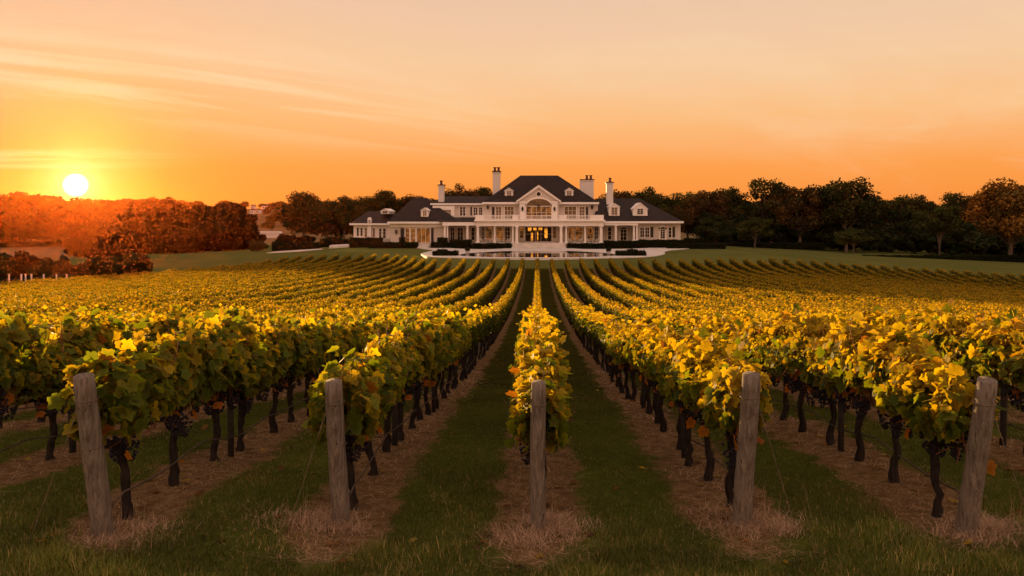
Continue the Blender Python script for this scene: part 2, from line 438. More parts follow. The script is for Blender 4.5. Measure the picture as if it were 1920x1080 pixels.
pave('path', [(500, 0, 161), (560, 0, 160), (606, 0, 166), (600, 0, 170), (520, 0, 167)], .12)
pave('patio', [(617, 0, 172), (668, 0, 172), (672, 0, 184), (620, 0, 184)], .45)

# ------------------------------------------------------------------ mansion
H = empty('mansion', (0, 168, ZP), 'long white mansion with dark hipped roofs and columned porch behind the pool', 'mansion')
HM = -np.array([0, 168, ZP])
def hb(mb, name, m_, parent=H, label=None):
    o = mb.build(name, M[m_], parent, label)
    if parent is H: o.data.transform(__import__('mathutils').Matrix.Translation(tuple(HM)))
    else: o.data.transform(__import__('mathutils').Matrix.Translation(tuple(HM)))
    return o
def pbox(mb, px0, px1, py0, py1, Y, Y1):
    """front face measured at depth Y, running back to Y1"""
    return mb.box(wx(px0, Y), wx(px1, Y), Y, Y1, wz(py1, Y), wz(py0, Y))
ZF = wz(455, 160)      # porch floor
# --- floor plinths and main walls
mb = MB(); mb.box(wx(885, 160), wx(1136, 160), 159.6, 166, ZP-.3, ZF)
mb.box(wx(732, 163), wx(893, 163), 161.5, 180, ZP-.3, wz(456.5, 163)); mb.box(wx(1130, 163), wx(1277, 163), 161.8, 180, ZP-.3, wz(452, 163)); mb.box(wx(660, 168), wx(730, 168), 167.8, 181, ZP-1.2, wz(447.5, 168))
hb(mb, 'plinth', 'stone')
mb = MB(); pbox(mb, 905, 1121, 380.5, 470, 166, 184); hb(mb, 'wall', 'wall', label='tall central block wall')
mb = MB(); pbox(mb, 733, 836, 415.5, 470, 163, 182); pbox(mb, 834, 906, 404, 470, 167, 182); hb(mb, 'wall', 'wall')
mb = MB(); pbox(mb, 663, 733, 419.5, 475, 168.2, 182); hb(mb, 'wall', 'white', label='white far end wall beside the lawn')
mb = MB(); pbox(mb, 1194, 1276, 416, 470, 163, 182); pbox(mb, 1120, 1195, 412, 470, 166.8, 182); hb(mb, 'wall', 'wall')
mb = MB(); pbox(mb, 812, 905, 382, 410, 169, 180); hb(mb, 'wall', 'wall', label='upper storey link wall beside the central block')
mb = MB(); mb.box(wx(811, 168), wx(852, 168), 168, 172, wz(407, 168), wz(386, 168)); hb(mb, 'wall', 'white', label='white upper wall panel behind the dormer')
# --- roofs
def hip(px0, px1, pyE, Y0, Y1, rx0, rx1, pyR, YR, name='roof', over=.0):
    x0, x1, zE = wx(px0, Y0), wx(px1, Y0), wz(pyE, Y0)
    a, b, zR = wx(rx0, YR), wx(rx1, YR), wz(pyR, YR)
    mb = MB()
    mb.add([(x0, Y0, zE), (x1, Y0, zE), (x1, Y1, zE), (x0, Y1, zE), (a, YR, zR), (b, YR, zR)],
           [(0, 1, 5, 4), (1, 2, 5), (2, 3, 4, 5), (3, 0, 4), (3, 2, 1, 0)])
    o = hb(mb, name, 'roof')
    f = MB(); f.box(x0-.08, x1+.08, Y0-.1, Y1+.1, zE-.38, zE-.012)
    hb(f, 'eave', 'fascia', o)
    return o
roofC = hip(905, 1122.5, 379, 164.6, 186, 976, 1046, 329, 175)
roofL = hip(727, 858, 415.5, 161.6, 184, 775, 801, 371, 173)
roofA = hip(656, 745, 418.5, 167.2, 184, 690, 735, 396, 176)
roofR = hip(1112, 1281, 414.8, 160.6, 184, 1124, 1199, 372, 173)
mb = MB(); x0, x1 = wx(822, 160.2), wx(893, 160.2)
mb.add([(x0, 160.2, wz(414.5, 160.2)), (x1, 160.2, wz(414.5, 160.2)), (x1, 169, wz(405.5, 169)), (x0, 169, wz(405.5, 169)),
        (x0, 160.2, wz(416, 160.2)), (x1, 160.2, wz(416, 160.2)), (x1, 169, wz(416, 169)), (x0, 169, wz(416, 169))],
       [(0, 1, 2, 3), (4, 7, 6, 5), (0, 4, 5, 1), (1, 5, 6, 2), (2, 6, 7, 3), (3, 7, 4, 0)])
hb(mb, 'roof', 'roof')
mb = MB(); x0, x1 = wx(808, 168.4), wx(926, 168.4); zE = wz(381, 168.4); zR = wz(368, 175)
mb.add([(x0, 168.4, zE), (x1, 168.4, zE), (x1, 181, zE), (x0, 181, zE), (wx(832, 175), 175, zR), (wx(930, 175), 175, zR)],
       [(0, 1, 5, 4), (1, 2, 5), (2, 3, 4, 5), (3, 0, 4), (3, 2, 1, 0)])
o = hb(mb, 'roof', 'roof'); f = MB(); f.box(x0-.1, wx(905, 168.4), 168.2, 181.2, zE-.35, zE-.01); hb(f, 'eave', 'fascia', o)
# --- chimneys
def chimney(px0, px1, pyT, pyB, Y, pots, label=None):
    dpt = 1.5
    mb = MB(); pbox(mb, px0+.8, px1-.8, pyT+3, pyB, Y, Y+dpt); pbox(mb, px0, px1, pyT+1.5, pyT+4, Y-.1, Y+dpt+.1)
    c = hb(mb, 'chimney', 'brick', label=label)
    cap = MB(); pbox(cap, px0-1, px1+1, pyT, pyT+1.4, Y-.2, Y+dpt+.2); hb(cap, 'chimney_cap', 'pot', c)
    for p in pots:
        q = MB(); q.lathe([(.42, 0), (.30, .15), (.24, .5), (.26, .62), (.36, .70), (.36, .80), (.2, .82)], (wx(p, Y+.7), Y+.7, wz(pyT, Y+.7)-.02), 10)
        hb(q, 'chimney_pot', 'pot', c)
chimney(821, 833, 346, 388, 169.5, [827], 'slim white chimney with one pot on the left link roof')
chimney(923, 938.5, 321, 372, 169.2, [927.5, 934.5], 'tall white chimney with two pots left of the main ridge')
chimney(1087, 1114, 336, 376, 170.0, [1100, 1107.5], 'broad white chimney with two pots right of the main ridge')
chimney(1136.5, 1150.5, 341, 388, 169.5, [1143.5], 'slim white chimney with one pot on the right wing')
# --- windows
def window(px0, px1, py0, py1, Y, pane='glass', nx=2, ny=3, fw=.14, parent=H, arch=0, label=None, name='window'):
    x0, x1, z0, z1 = wx(px0, Y), wx(px1, Y), wz(py1, Y), wz(py0, Y)
    fr = MB(); yF = Y-.10
    fr.box(x0-fw, x0, yF, Y+.02, z0-fw*.6, z1+fw); fr.box(x1, x1+fw, yF, Y+.02, z0-fw*.6, z1+fw)
    if not arch: fr.box(x0+.001, x1-.001, yF+.004, Y+.02, z1, z1+fw*.98)
    fr.box(x0+.001, x1-.001, yF+.004, Y+.02, z0-fw*.6, z0)
    for i in range(1, nx): xx = x0+(x1-x0)*i/nx; fr.box(xx-.03, xx+.03, yF+.03, Y-.012, z0+.001, z1-.001)
    for j in range(1, ny): zz = z0+(z1-z0)*j/ny; fr.box(x0+.001, x1-.001, yF+.036, Y-.014, zz-.025, zz+.025)
    pa = MB()
    if arch:
        xc = (x0+x1)/2; rx = (x1-x0)/2; za = z1; rz = arch*Y/F
        pts = [(xc+rx*math.cos(a), za+rz*math.sin(a)) for a in np.linspace(0, math.pi, 17)]
        outp = [(xc+(rx+fw)*math.cos(a), za+(rz+fw)*math.sin(a)) for a in np.linspace(0, math.pi, 17)]
        for i in range(16): fr.prism([pts[i], outp[i], outp[i+1], pts[i+1]], yF, Y+.02)
        pa.prism(pts, Y-.024, Y+.01)
        fr.box(x0+.001, x1-.001, yF+.03, Y-.03, za-.05, za+.05)
    pa.box(x0, x1, Y-.02, Y+.01, z0, z1)
    w_ = hb(fr, name, 'white', parent, label)
    hb(pa, 'pane', pane, w_)
    return w_
def shutter(px0, px1, py0, py1, Y):
    mb = MB(); x0, x1, z0, z1 = wx(px0, Y), wx(px1, Y), wz(py1, Y), wz(py0, Y)
    mb.box(x0, x1, Y-.07, Y+.01, z0, z1)
    n = 14
    for i in range(n): zz = z0+(z1-z0)*(i+.5)/n; mb.box(x0+.06, x1-.06, Y-.10, Y-.065, zz-.05, zz+.03)
    hb(mb, 'shutter', 'shutter')
YC = 165.98
# balcony storey
window(946.5, 963, 387.5, 410, YC, 'curtain', 3, 3); window(930, 940, 388, 411, YC, 'curtain', 2, 4, label='glazed balcony door left of the gable', name='door'); shutter(922.5, 927, 388, 411, YC)
window(1058.5, 1080, 387.5, 410, YC, 'curtain', 3, 3); window(1086.5, 1096, 388, 411, YC, 'curtain', 2, 4, label='glazed balcony door right of the gable', name='door'); shutter(1098.5, 1102.5, 388, 411, YC)
# pediment bay
YB = 164.4
mb = MB(); mb.prism([(wx(973, YB), wz(416, YB)), (wx(1047.5, YB), wz(416, YB)), (wx(1047.5, YB), wz(378, YB)), (wx(1010, YB), wz(351, YB)), (wx(973, YB), wz(378, YB))], YB, 167)
hb(mb, 'wall', 'wall', label='gabled bay wall above the entrance')
gab = MB()
for s in (-1, 1):
    a = (wx(1010, YB), wz(346.5, YB)); b = (wx(1010+s*42, YB), wz(376.5, YB)); c = (wx(1010+s*42, YB), wz(380.5, YB)); d = (wx(1010, YB), wz(351.5, YB))
    gab.prism([a, b, c, d] if s > 0 else [d, c, b, a], YB-.55, 170.5)
hb(gab, 'gable_trim', 'white')
groof = MB()
for s in (-1, 1):
    a = (wx(1010, YB), wz(345.9, YB)); b = (wx(1010+s*43, YB), wz(376.2, YB)); c = (wx(1010+s*43, YB), wz(377, YB)); d = (wx(1010, YB), wz(346.6, YB))
    groof.prism([a, b, c, d] if s > 0 else [d, c, b, a], YB-.62, 173)
hb(groof, 'gable_roof', 'roof')
aw = window(987, 1033.5, 386.5, 411, YB-.02, 'warm', 5, 2, .3, arch=14, label='big arched window lit from inside above the porch')
ac = MB(); Ya = YB-.05; pts = [(wx(1010, Ya)+wx(1007+22.6, Ya)*math.cos(a), wz(386.5, Ya)+13.4*Ya/F*math.sin(a)) for a in np.linspace(0, math.pi, 17)]
ac.prism(pts, Ya-.02, Ya+.02); hb(ac, 'pane', 'curtain', aw, 'tan fanlight over the arched window')
fan = MB()
for a in np.linspace(0.3, math.pi-.3, 7):
    ca, sa = math.cos(a), math.sin(a); L1 = 22*Ya/F; rz = 13*Ya/F; t_ = .035
    p0 = (wx(1010, Ya), wz(386.5, Ya)); p1 = (p0[0]+L1*ca, p0[1]+rz*sa)
    fan.prism([(p0[0]-t_*sa, p0[1]+t_*ca), (p1[0]-t_*sa, p1[1]+t_*ca), (p1[0]+t_*sa, p1[1]-t_*ca), (p0[0]+t_*sa, p0[1]-t_*ca)], Ya-.05, Ya-.021)
hb(fan, 'glazing_bar', 'shutter', aw)
for px in (980, 1040):
    mb = MB(); pbox(mb, px-5, px+5, 380.5, 412, YB-.5, YB+.01); pbox(mb, px-6.2, px+6.2, 377.8, 380.4, YB-.65, YB+.01); hb(mb, 'pilaster', 'white')
oc = MB(); c = (wx(1010, YB), wz(364, YB))
for r0, r1, y0 in ((.40, .56, YB-.12),):
    A = np.linspace(0, 2*math.pi, 21)
    for i in range(20): oc.prism([(c[0]+r0*math.cos(A[i]), c[1]+r0*math.sin(A[i])), (c[0]+r1*math.cos(A[i]), c[1]+r1*math.sin(A[i])), (c[0]+r1*math.cos(A[i+1]), c[1]+r1*math.sin(A[i+1])), (c[0]+r0*math.cos(A[i+1]), c[1]+r0*math.sin(A[i+1]))], y0, YB+.01)
o = hb(oc, 'round_window', 'white'); oc = MB(); oc.prism([(c[0]+.4*math.cos(a), c[1]+.4*math.sin(a)) for a in np.linspace(0, 2*math.pi, 20, endpoint=False)], YB-.04, YB+.01); hb(oc, 'pane', 'glass', o)
# lanterns
def lantern(px, py, Y):
    mb = MB(); c = (wx(px, Y), Y-.32, wz(py+4, Y)); mb.lathe([(.05, 0), (.16, .12), (.22, .55), (.26, .58), (.06, .8), (.03, .95)], c, 6)
    mb.box(c[0]-.04, c[0]+.04, c[1], Y, c[2]+.86, c[2]+.93); hb(mb, 'lantern', 'lantern')
for a in ((979.7, 392, YB-.5), (1039.7, 392, YB-.5), (915, 389, YC), (1110, 389, YC), (743.5, 435, 163), (1107, 433, YC)): lantern(*a)
# dormers
def dormer(px, w_, pyT, pyS, pyB, Y, Yb, win, gable=True, pane='curtain', nx=2, ny=3):
    a, b = px-w_/2, px+w_/2
    mb = MB(); mb.prism([(wx(a, Y), wz(pyB, Y)), (wx(b, Y), wz(pyB, Y)), (wx(b, Y), wz(pyS, Y)), (wx(px, Y), wz(pyT+1, Y)), (wx(a, Y), wz(pyS, Y))], Y, Yb)
    d = hb(mb, 'dormer', 'white')
    r = MB(); ov = 1.2
    for s in (-1, 1):
        p = [(wx(px, Y), wz(pyT-.2, Y)), (wx(px+s*(w_/2+ov), Y), wz(pyS+.4, Y)), (wx(px+s*(w_/2+ov), Y), wz(pyS+1.4, Y)), (wx(px, Y), wz(pyT+1.0, Y))]
        r.prism(p if s > 0 else p[::-1], Y-.25, Yb+.6)
    hb(r, 'dormer_roof', 'white' if gable else 'roof', d)
    window(*win, Y-.01, pane, nx, ny, .10, d)
dormer(954.3, 15.5, 352, 357, 370, 167.0, 173, (950.5, 958.5, 358.5, 367.5))
dormer(1067.3, 15.5, 352, 357, 370, 167.0, 173, (1063, 1071.5, 358.5, 367.5))
dormer(796, 13.5, 389.5, 394, 406.5, 163.4, 170, (793, 799.5, 395, 404.5))
dormer(1151.8, 20, 381, 387, 404.5, 163.2, 170, (1146.5, 1157.5, 389, 402.5))
dormer(1200.5, 27, 380, 391, 404.5, 163.2, 171, (1195, 1205.5, 391.5, 401.5), True, 'glass')
dormer(722, 16, 391, 395.5, 401, 170.0, 176, (718, 726, 396, 400), True, 'glass', 2, 1)
# link storey windows
window(832, 845, 393.5, 404, 167.98, 'curtain', 4, 2); window(862.5, 866.5, 388, 404, 168.98, 'glass', 1, 3); window(868.5, 872.5, 388, 404, 168.98, 'glass', 1, 3)
shutter(882, 885, 388, 404, 168.98); window(888, 895, 389, 403.5, 168.98, 'glass', 2, 3); window(898.5, 904, 389, 403, 168.98, 'glass', 2, 3)
# far-left wing windows and arched dormer
for a, b in ((669, 673), (676, 680)): window(a, b, 427.5, 442, 168.18, 'glass', 1, 3)
for a, b in ((711, 715), (718.5, 723)): window(a, b, 428.5, 446.5, 168.18, 'glass', 1, 3)
window(684, 688, 428, 444, 168.18, 'curtain', 1, 3); window(699, 703, 428, 444, 168.18, 'curtain', 1, 3)
mb = MB(); Yx = 167.5; pts = [(wx(692.5, Yx)+.36*math.cos(a), wz(411, Yx)+.36*math.sin(a)) for a in np.linspace(0, math.pi, 11)]
mb.prism([(wx(689, Yx), wz(447, Yx))]+[(wx(696, Yx), wz(447, Yx))]+pts, Yx, 168.3); d = hb(mb, 'arched_bay', 'white')
window(691.3, 693.8, 412.5, 422, Yx-.01, 'curtain', 1, 2, .08, d)
# left front wing glazing
shutter(751, 758, 428, 455, 162.98); shutter(808.5, 813, 428, 455, 162.98)
window(760.5, 767.5, 428, 455, 162.98, 'warm', 1, 3); window(770.5, 778.5, 428, 455, 162.98, 'warm', 1, 3)
window(782, 806, 428, 455, 162.98, 'warm', 3, 1, label='wide lamplit glass doors of the left wing', name='door')
# right wing
window(1200.5, 1207.5, 426.5, 444.5, 162.98, 'glass', 2, 3); window(1210, 1217, 426.5, 444.5, 162.98, 'glass', 2, 3); shutter(1219.5, 1225, 425.5, 445, 162.98)
window(1238.5, 1246.5, 430, 447, 162.98, 'glass', 2, 4, .35, arch=4.5, label='white arched window of the right wing')
window(1253.5, 1258.5, 426.5, 445, 162.98, 'glass', 1, 3); shutter(1261, 1265.5, 425.5, 445, 162.98)
# --- entablatures, balcony
ent = MB(); pbox(ent, 893, 1132, 415.2, 424, 159.9, 165.9); hb(ent, 'entablature', 'white')
cor = MB(); pbox(cor, 889, 1135, 412.2, 415.0, 159.3, 165.95); hb(cor, 'balcony', 'white')
ent = MB(); pbox(ent, 829.5, 892.5, 416.2, 423, 160.3, 167); pbox(ent, 731, 829, 416.6, 426, 162.6, 163.2); hb(ent, 'entablature', 'white')
ent = MB(); pbox(ent, 1133, 1197, 415.6, 422.5, 160.7, 166.7); hb(ent, 'entablature', 'white')
bal = MB(); Yb = 159.6
for a, b in ((891, 908), (960.5, 972), (1048.5, 1063), (1107, 1132)): pbox(bal, a, b, 403, 412.3, Yb, Yb+.35)
for a, b in ((908, 960.5), (972, 1048.5), (1063, 1107)):
    pbox(bal, a, b, 403.8, 404.9, Yb+.05, Yb+.25); pbox(bal, a, b, 410.4, 411.4, Yb+.05, Yb+.25)
    for px in np.arange(a+1.5, b-1, 2.0): pbox(bal, px-.28, px+.28, 404.8, 410.5, Yb+.1, Yb+.2)
hb(bal, 'balustrade', 'white')
def column(px, w_, Y, top, base):
    mb = MB(); x = wx(px, Y); r = w_*Y/F/2; z0, z1 = wz(base, Y), wz(top, Y)+.02
    mb.box(x-r*1.3, x+r*1.3, Y-r*1.3, Y+r*1.3, z0-.02, z0+.22); mb.box(x-r*1.3, x+r*1.3, Y-r*1.3, Y+r*1.3, z1-.2, z1)
    mb.lathe([(r*1.12, 0), (r, .1), (r*.98, (z1-z0)*.4), (r*.86, z1-z0-.5), (r*1.1, z1-z0-.42)], (x, Y, z0+.22), 14)
    hb(mb, 'column', 'white')
for a in ((896, 5.6, 160.4, 424, 455), (927.5, 3.6, 160.6, 424, 455), (961.7, 3.8, 160.6, 424, 455), (969, 5.6, 160.2, 424, 456.5), (1052, 5.6, 160.2, 424, 456.5),
          (1061.5, 3.8, 160.6, 424, 455), (1097, 3.6, 160.6, 424, 455), (1127, 6.2, 160.4, 424, 455), (876.5, 4.6, 160.8, 423, 453),
          (834, 4.4, 160.8, 423, 455), (839, 3.4, 160.8, 423, 455), (1154.5, 4.8, 161.2, 422.5, 454), (1188.5, 4.0, 161.2, 422.5, 451), (1194, 3.4, 161.2, 422.5, 451)): column(*a)
# porch back wall glazing
window(985, 1034, 425.5, 452.5, 165.97, 'glass', 5, 2, .2, label='dark glazed entrance doors behind the pillars', name='door')
dl = MB();
for a, b, c, d in ((990, 996.5, 427, 433), (1000, 1006.5, 427, 431.5), (1010, 1017, 427, 431.5), (1021, 1026.5, 428.5, 446), (996, 999, 436, 451), (1007.5, 1009, 434, 451)):
    pbox(dl, a, b, c, d, 165.90, 165.95)
hb(dl, 'lit_pane', 'lit')
dd_ = MB(); pbox(dd_, 998, 1009, 434, 452, 165.915, 165.94); hb(dd_, 'door_leaf', 'door')
window(974.5, 981.5, 426, 446, 165.97, 'warm', 1, 3); window(1037, 1043, 426, 446, 165.97, 'curtain', 1, 3)
for a, b, p in ((903, 908, 'glass'), (912, 922, 'warm'), (931, 943, 'warm'), (947, 956, 'glass'), (1066, 1076, 'warm'), (1079, 1092, 'warm'), (1101, 1112, 'warm'), (1115, 1121, 'glass')):
    window(a, b, 426, 450, 165.97, p, 2, 3)
window(845, 852, 427, 450, 166.97, 'glass', 2, 3); window(858, 868, 427, 450, 166.97, 'glass', 2, 3); window(884, 890, 427, 450, 166.97, 'glass', 1, 3)
window(1140, 1146, 426, 449, 166.77, 'glass', 1, 3)
window(1163.5, 1174.5, 430, 450, 166.77, 'glass', 2, 3, .25, arch=4, label='dark arched side door under the right porch', name='door')
# steps
st = MB()
for i in range(5):
    zz = ZF-.21*(i+1); st.box(wx(962-i*.8, 160), wx(1058+i*.8, 160), 159.59-.45*(i+1)+.001*i, 159.59, ZP-.2, zz)
hb(st, 'steps', 'stone')
st = MB()
for i in range(5):
    zz = wz(456.5, 163)-.2*(i+1); st.box(wx(783, 161.5)-.001*i, wx(805.5, 161.5)+.001*i, 161.49-.4*(i+1), 161.49, ZP-.2, zz)
hb(st, 'steps', 'stone')

# ------------------------------------------------------------------ leaf scatter helpers
LEAFP = np.array([(0, .02), (.15, -.13), (.40, -.08), (.54, .14), (.44, .28), (.60, .48), (.44, .64), (.28, .66), (.17, .88), (0, 1.0), (-.17, .88), (-.28, .66), (-.44, .64), (-.60, .48), (-.44, .28), (-.54, .14), (-.40, -.08), (-.15, -.13)])
def frames(N, Tp):
    N = N/(np.linalg.norm(N, axis=1)[:, None]+1e-9)
    T = Tp-(Tp*N).sum(1)[:, None]*N; T /= np.linalg.norm(T, axis=1)[:, None]+1e-9
    return N, T, np.cross(T, N)
def leaves(P, N, Tp, size, fancy, rng):
    """lobed leaves (fancy) or four-corner leaves; returns V, faces, per-vertex leaf id"""
    N, T, S = frames(N, Tp); n = len(P)
    if fancy:
        L = LEAFP; c = np.array([(0, .40)]); pts = np.vstack([L, c]); cup = rng.normal(.16, .22, n)
        fold = np.abs(pts[:, 0]); h = (fold[None]*cup[:, None]-.28*cup[:, None]*(pts[:, 1]**2)[None])+.035*rng.standard_normal((n, len(pts)))
        V = P[:, None]+size[:, None, None]*(pts[None, :, :1]*S[:, None]+pts[None, :, 1:]*T[:, None]+h[..., None]*N[:, None])
        m_ = len(L); a = np.arange(m_); tri = np.stack([a, (a+1) % m_, np.full(m_, m_)], -1)
        Fc = (np.arange(n)[:, None, None]*len(pts)+tri[None]).reshape(-1, 3)
        return V.reshape(-1, 3), Fc, np.repeat(np.arange(n), len(pts))
    pts = np.array([(0, 0), (.5, .42), (0, 1.0), (-.5, .42)]); h = np.array([0, .12, -.10, .12])
    V = P[:, None]+size[:, None, None]*(pts[None, :, :1]*S[:, None]+pts[None, :, 1:]*T[:, None]+h[None, :, None]*N[:, None])
    Fc = np.arange(n*4).reshape(-1, 4)
    return V.reshape(-1, 3), Fc, np.repeat(np.arange(n), 4)
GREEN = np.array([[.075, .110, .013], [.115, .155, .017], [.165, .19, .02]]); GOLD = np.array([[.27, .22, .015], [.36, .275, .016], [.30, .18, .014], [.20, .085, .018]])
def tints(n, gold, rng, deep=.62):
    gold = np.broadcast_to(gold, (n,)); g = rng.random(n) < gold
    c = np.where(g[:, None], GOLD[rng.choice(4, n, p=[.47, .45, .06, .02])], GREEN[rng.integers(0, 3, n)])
    side_shade = np.where(g, 1.0, deep+(1-deep)*np.clip(gold*1.6, 0, 1))     # lower green leaves darkened, painting shade into the row sides
    return c*side_shade[:, None]*rng.uniform(.75, 1.25, (n, 1))
def canopy(rng, n, L, s0, s1, fancy, gold, zlo=.93, zhi=1.52, shoots=5, jit=.55, wide=1.0):
    u = rng.uniform(-L/2, L/2, n); t = rng.random(n)**.85
    top = zhi+.07*np.sin(u*4+rng.uniform(0, 6))+.05*np.sin(u*11+rng.uniform(0, 6))
    low = zlo+.06*np.sin(u*5+rng.uniform(0, 6))
    z = low+(top-low)*t
    hw = .10+.125*wide*np.sin(np.pi*np.clip(t*.80+.16, 0, 1))
    side = np.where(rng.random(n) < .5, -1, 1); q = side*(rng.random(n)**.35)
    x = q*hw*(1+.18*np.sin(u*7+z*5+rng.uniform(0, 6)))+rng.normal(0, .04, n)
    P = np.stack([x, u, z], -1)
    N = np.stack([side*(.9-.55*t), rng.normal(0, .45, n), .25+.75*t**2], -1)+rng.normal(0, jit, (n, 3))
    Tp = np.stack([side*.35+rng.normal(0, .4, n), rng.normal(0, .5, n), -.9+.25*t], -1)
    if shoots:
        k = shoots*7
        su = np.repeat(rng.uniform(-L/2, L/2, shoots), 7); sx = np.repeat(rng.normal(0, .12, shoots), 7); hh = np.repeat(rng.uniform(.03, .07+.035*shoots if shoots < 6 else .28, shoots), 7)
        f = np.tile(np.linspace(0, 1, 7), shoots); lean = np.repeat(rng.normal(0, .25, shoots), 7)
        P = np.vstack([P, np.stack([sx+lean*f*.4+rng.normal(0, .03, k), su+rng.normal(0, .04, k), zhi-.05+hh*f], -1)])
        N = np.vstack([N, rng.normal(0, .6, (k, 3))+np.array([0, -.2, .6])]); Tp = np.vstack([Tp, rng.normal(0, .7, (k, 3))+np.array([0, 0, -.5])])
        n += k
    if fancy:      # a few fruit-zone leaves, coloured rust in place of backlit glow
        k = 7; P = np.vstack([P, np.stack([rng.normal(0, .12, k), rng.uniform(-L/2, L/2, k), rng.uniform(zlo-.24, zlo+.06, k)], -1)])
        N = np.vstack([N, rng.normal(0, 1, (k, 3))]); Tp = np.vstack([Tp, rng.normal(0, .5, (k, 3))+np.array([0, 0, -1])]); n += k
    size = rng.uniform(s0, s1, n)
    V, Fc, ids = leaves(P, N, Tp, size, fancy, rng)
    tt = np.concatenate([t, np.ones(n-len(t))]); gp_ = np.clip(gold*(.12+1.75*tt**1.8), 0, .96) if fancy else np.clip(gold*(.04+2.0*tt**6), 0, .96)  # gold share climbs with height, painting sunlit tops over shaded sides
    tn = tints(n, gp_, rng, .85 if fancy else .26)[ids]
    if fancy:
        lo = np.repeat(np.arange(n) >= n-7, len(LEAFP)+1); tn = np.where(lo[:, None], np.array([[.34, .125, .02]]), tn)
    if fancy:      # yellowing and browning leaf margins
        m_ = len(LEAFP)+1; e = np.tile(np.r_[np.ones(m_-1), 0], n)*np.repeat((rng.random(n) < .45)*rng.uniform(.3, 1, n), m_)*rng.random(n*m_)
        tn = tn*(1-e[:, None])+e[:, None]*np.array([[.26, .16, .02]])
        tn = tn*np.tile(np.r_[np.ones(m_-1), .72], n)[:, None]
    return V, Fc, tn

# ------------------------------------------------------------------ grapevines
rng = np.random.default_rng(7)
def trunk_mesh(seed):
    r = np.random.default_rng(seed)
    z = np.linspace(-.08, .76, 12); wob = np.cumsum(r.normal(0, .014, (12, 2)), 0); wob -= wob[-1]*np.linspace(0, 1, 12)[:, None]*.7
    rad = np.interp(z, [-.08, .04, .2, .55, .76], [.068, .055, .042, .040, .058])*(1+.10*r.standard_normal(12))
    parts = [tube(np.column_stack([wob, z]), rad, 9, True, r, .09)]
    for s in (-1, 1):
        y = np.linspace(0, s*.56, 8); x = wob[-1, 0]+np.cumsum(r.normal(0, .008, 8)); zz = .72+.07*np.sin(np.linspace(0, 1.9, 8))+r.normal(0, .006, 8)
        parts.append(tube(np.column_stack([x, wob[-1, 1]+y, zz]), np.linspace(.036, .016, 8), 7, True, r, .10))
    V, Q = join(parts); return np_mesh('trunk', V, split_tri(Q), M['bark'], None, True)
def cane_mesh(seed):
    r = np.random.default_rng(seed); parts = []
    for i in range(9):
        y0 = r.uniform(-.55, .55); x1 = r.normal(0, .10); y1 = y0+r.normal(0, .12)
        f = np.linspace(0, 1, 7); zt = r.uniform(1.25, 1.7)
        parts.append(tube(np.column_stack([x1*f+.02*np.sin(f*9+i), y0+(y1-y0)*f, .76+(zt-.76)*f]), np.linspace(.0075, .004, 7), 5))
    for i in range(6):
        y0 = r.uniform(-.5, .5); f = np.linspace(0, 1, 5)
        parts.append(tube(np.column_stack([r.normal(0, .1)*f, y0+r.normal(0, .1)*f, .78-r.uniform(.05, .16)*f]), .004, 4))
    V, Q = join(parts); return np_mesh('canes', V, split_tri(Q), M['cane'], None, True)
def bunch_mesh(seed):
    r = np.random.default_rng(seed)
    a = (1+5**.5)/2
    iv = np.array([(-1, a, 0), (1, a, 0), (-1, -a, 0), (1, -a, 0), (0, -1, a), (0, 1, a), (0, -1, -a), (0, 1, -a), (a, 0, -1), (a, 0, 1), (-a, 0, -1), (-a, 0, 1)], float)
    it = np.array([(0, 11, 5), (0, 5, 1), (0, 1, 7), (0, 7, 10), (0, 10, 11), (1, 5, 9), (5, 11, 4), (11, 10, 2), (10, 7, 6), (7, 1, 8), (3, 9, 4), (3, 4, 2), (3, 2, 6), (3, 6, 8), (3, 8, 9), (4, 9, 5), (2, 4, 11), (6, 2, 10), (8, 6, 7), (9, 8, 1)])
    iv /= np.linalg.norm(iv, axis=1)[:, None]
    vs_ = [tuple(x) for x in iv]; f2 = []; cache = {}
    def mid(i, j):
        k = (min(i, j), max(i, j))
        if k not in cache:
            m_ = np.array(vs_[i])+np.array(vs_[j]); m_ /= np.linalg.norm(m_); vs_.append(tuple(m_)); cache[k] = len(vs_)-1
        return cache[k]
    for x, y, z in it:
        p, q, s = mid(x, y), mid(y, z), mid(z, x); f2 += [(x, p, s), (y, q, p), (z, s, q), (p, q, s)]
    sv = np.array(vs_); sf = np.array(f2); V = []; Fc = []; o = 0
    hgt = r.uniform(.15, .20)
    for i in range(58):
        t = r.random(); rr = .050*(1-t)**.55+.010; ang = r.uniform(0, 6.28)
        c = np.array([rr*math.cos(ang), rr*math.sin(ang), -.02-t*hgt]); V.append(sv*r.uniform(.0095, .012)+c); Fc.append(sf+o); o += len(sv)
    return np_mesh('grape_bunch', np.vstack(V), np.vstack(Fc), M['grape'], None, True)
trunks = [trunk_mesh(100+i) for i in range(6)]
canes = [cane_mesh(200+i) for i in range(4)]
bunches = [bunch_mesh(300+i) for i in range(4)]
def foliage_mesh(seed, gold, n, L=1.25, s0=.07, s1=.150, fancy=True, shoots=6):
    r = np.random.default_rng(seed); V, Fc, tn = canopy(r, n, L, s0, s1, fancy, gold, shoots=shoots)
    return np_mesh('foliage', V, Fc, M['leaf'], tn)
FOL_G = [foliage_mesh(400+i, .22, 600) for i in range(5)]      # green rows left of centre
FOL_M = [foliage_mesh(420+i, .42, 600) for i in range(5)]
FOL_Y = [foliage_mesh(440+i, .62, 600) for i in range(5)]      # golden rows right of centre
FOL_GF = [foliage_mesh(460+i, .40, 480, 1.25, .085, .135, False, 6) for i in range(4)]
FOL_YF = [foliage_mesh(480+i, .62, 480, 1.25, .085, .135, False, 6) for i in range(4)]
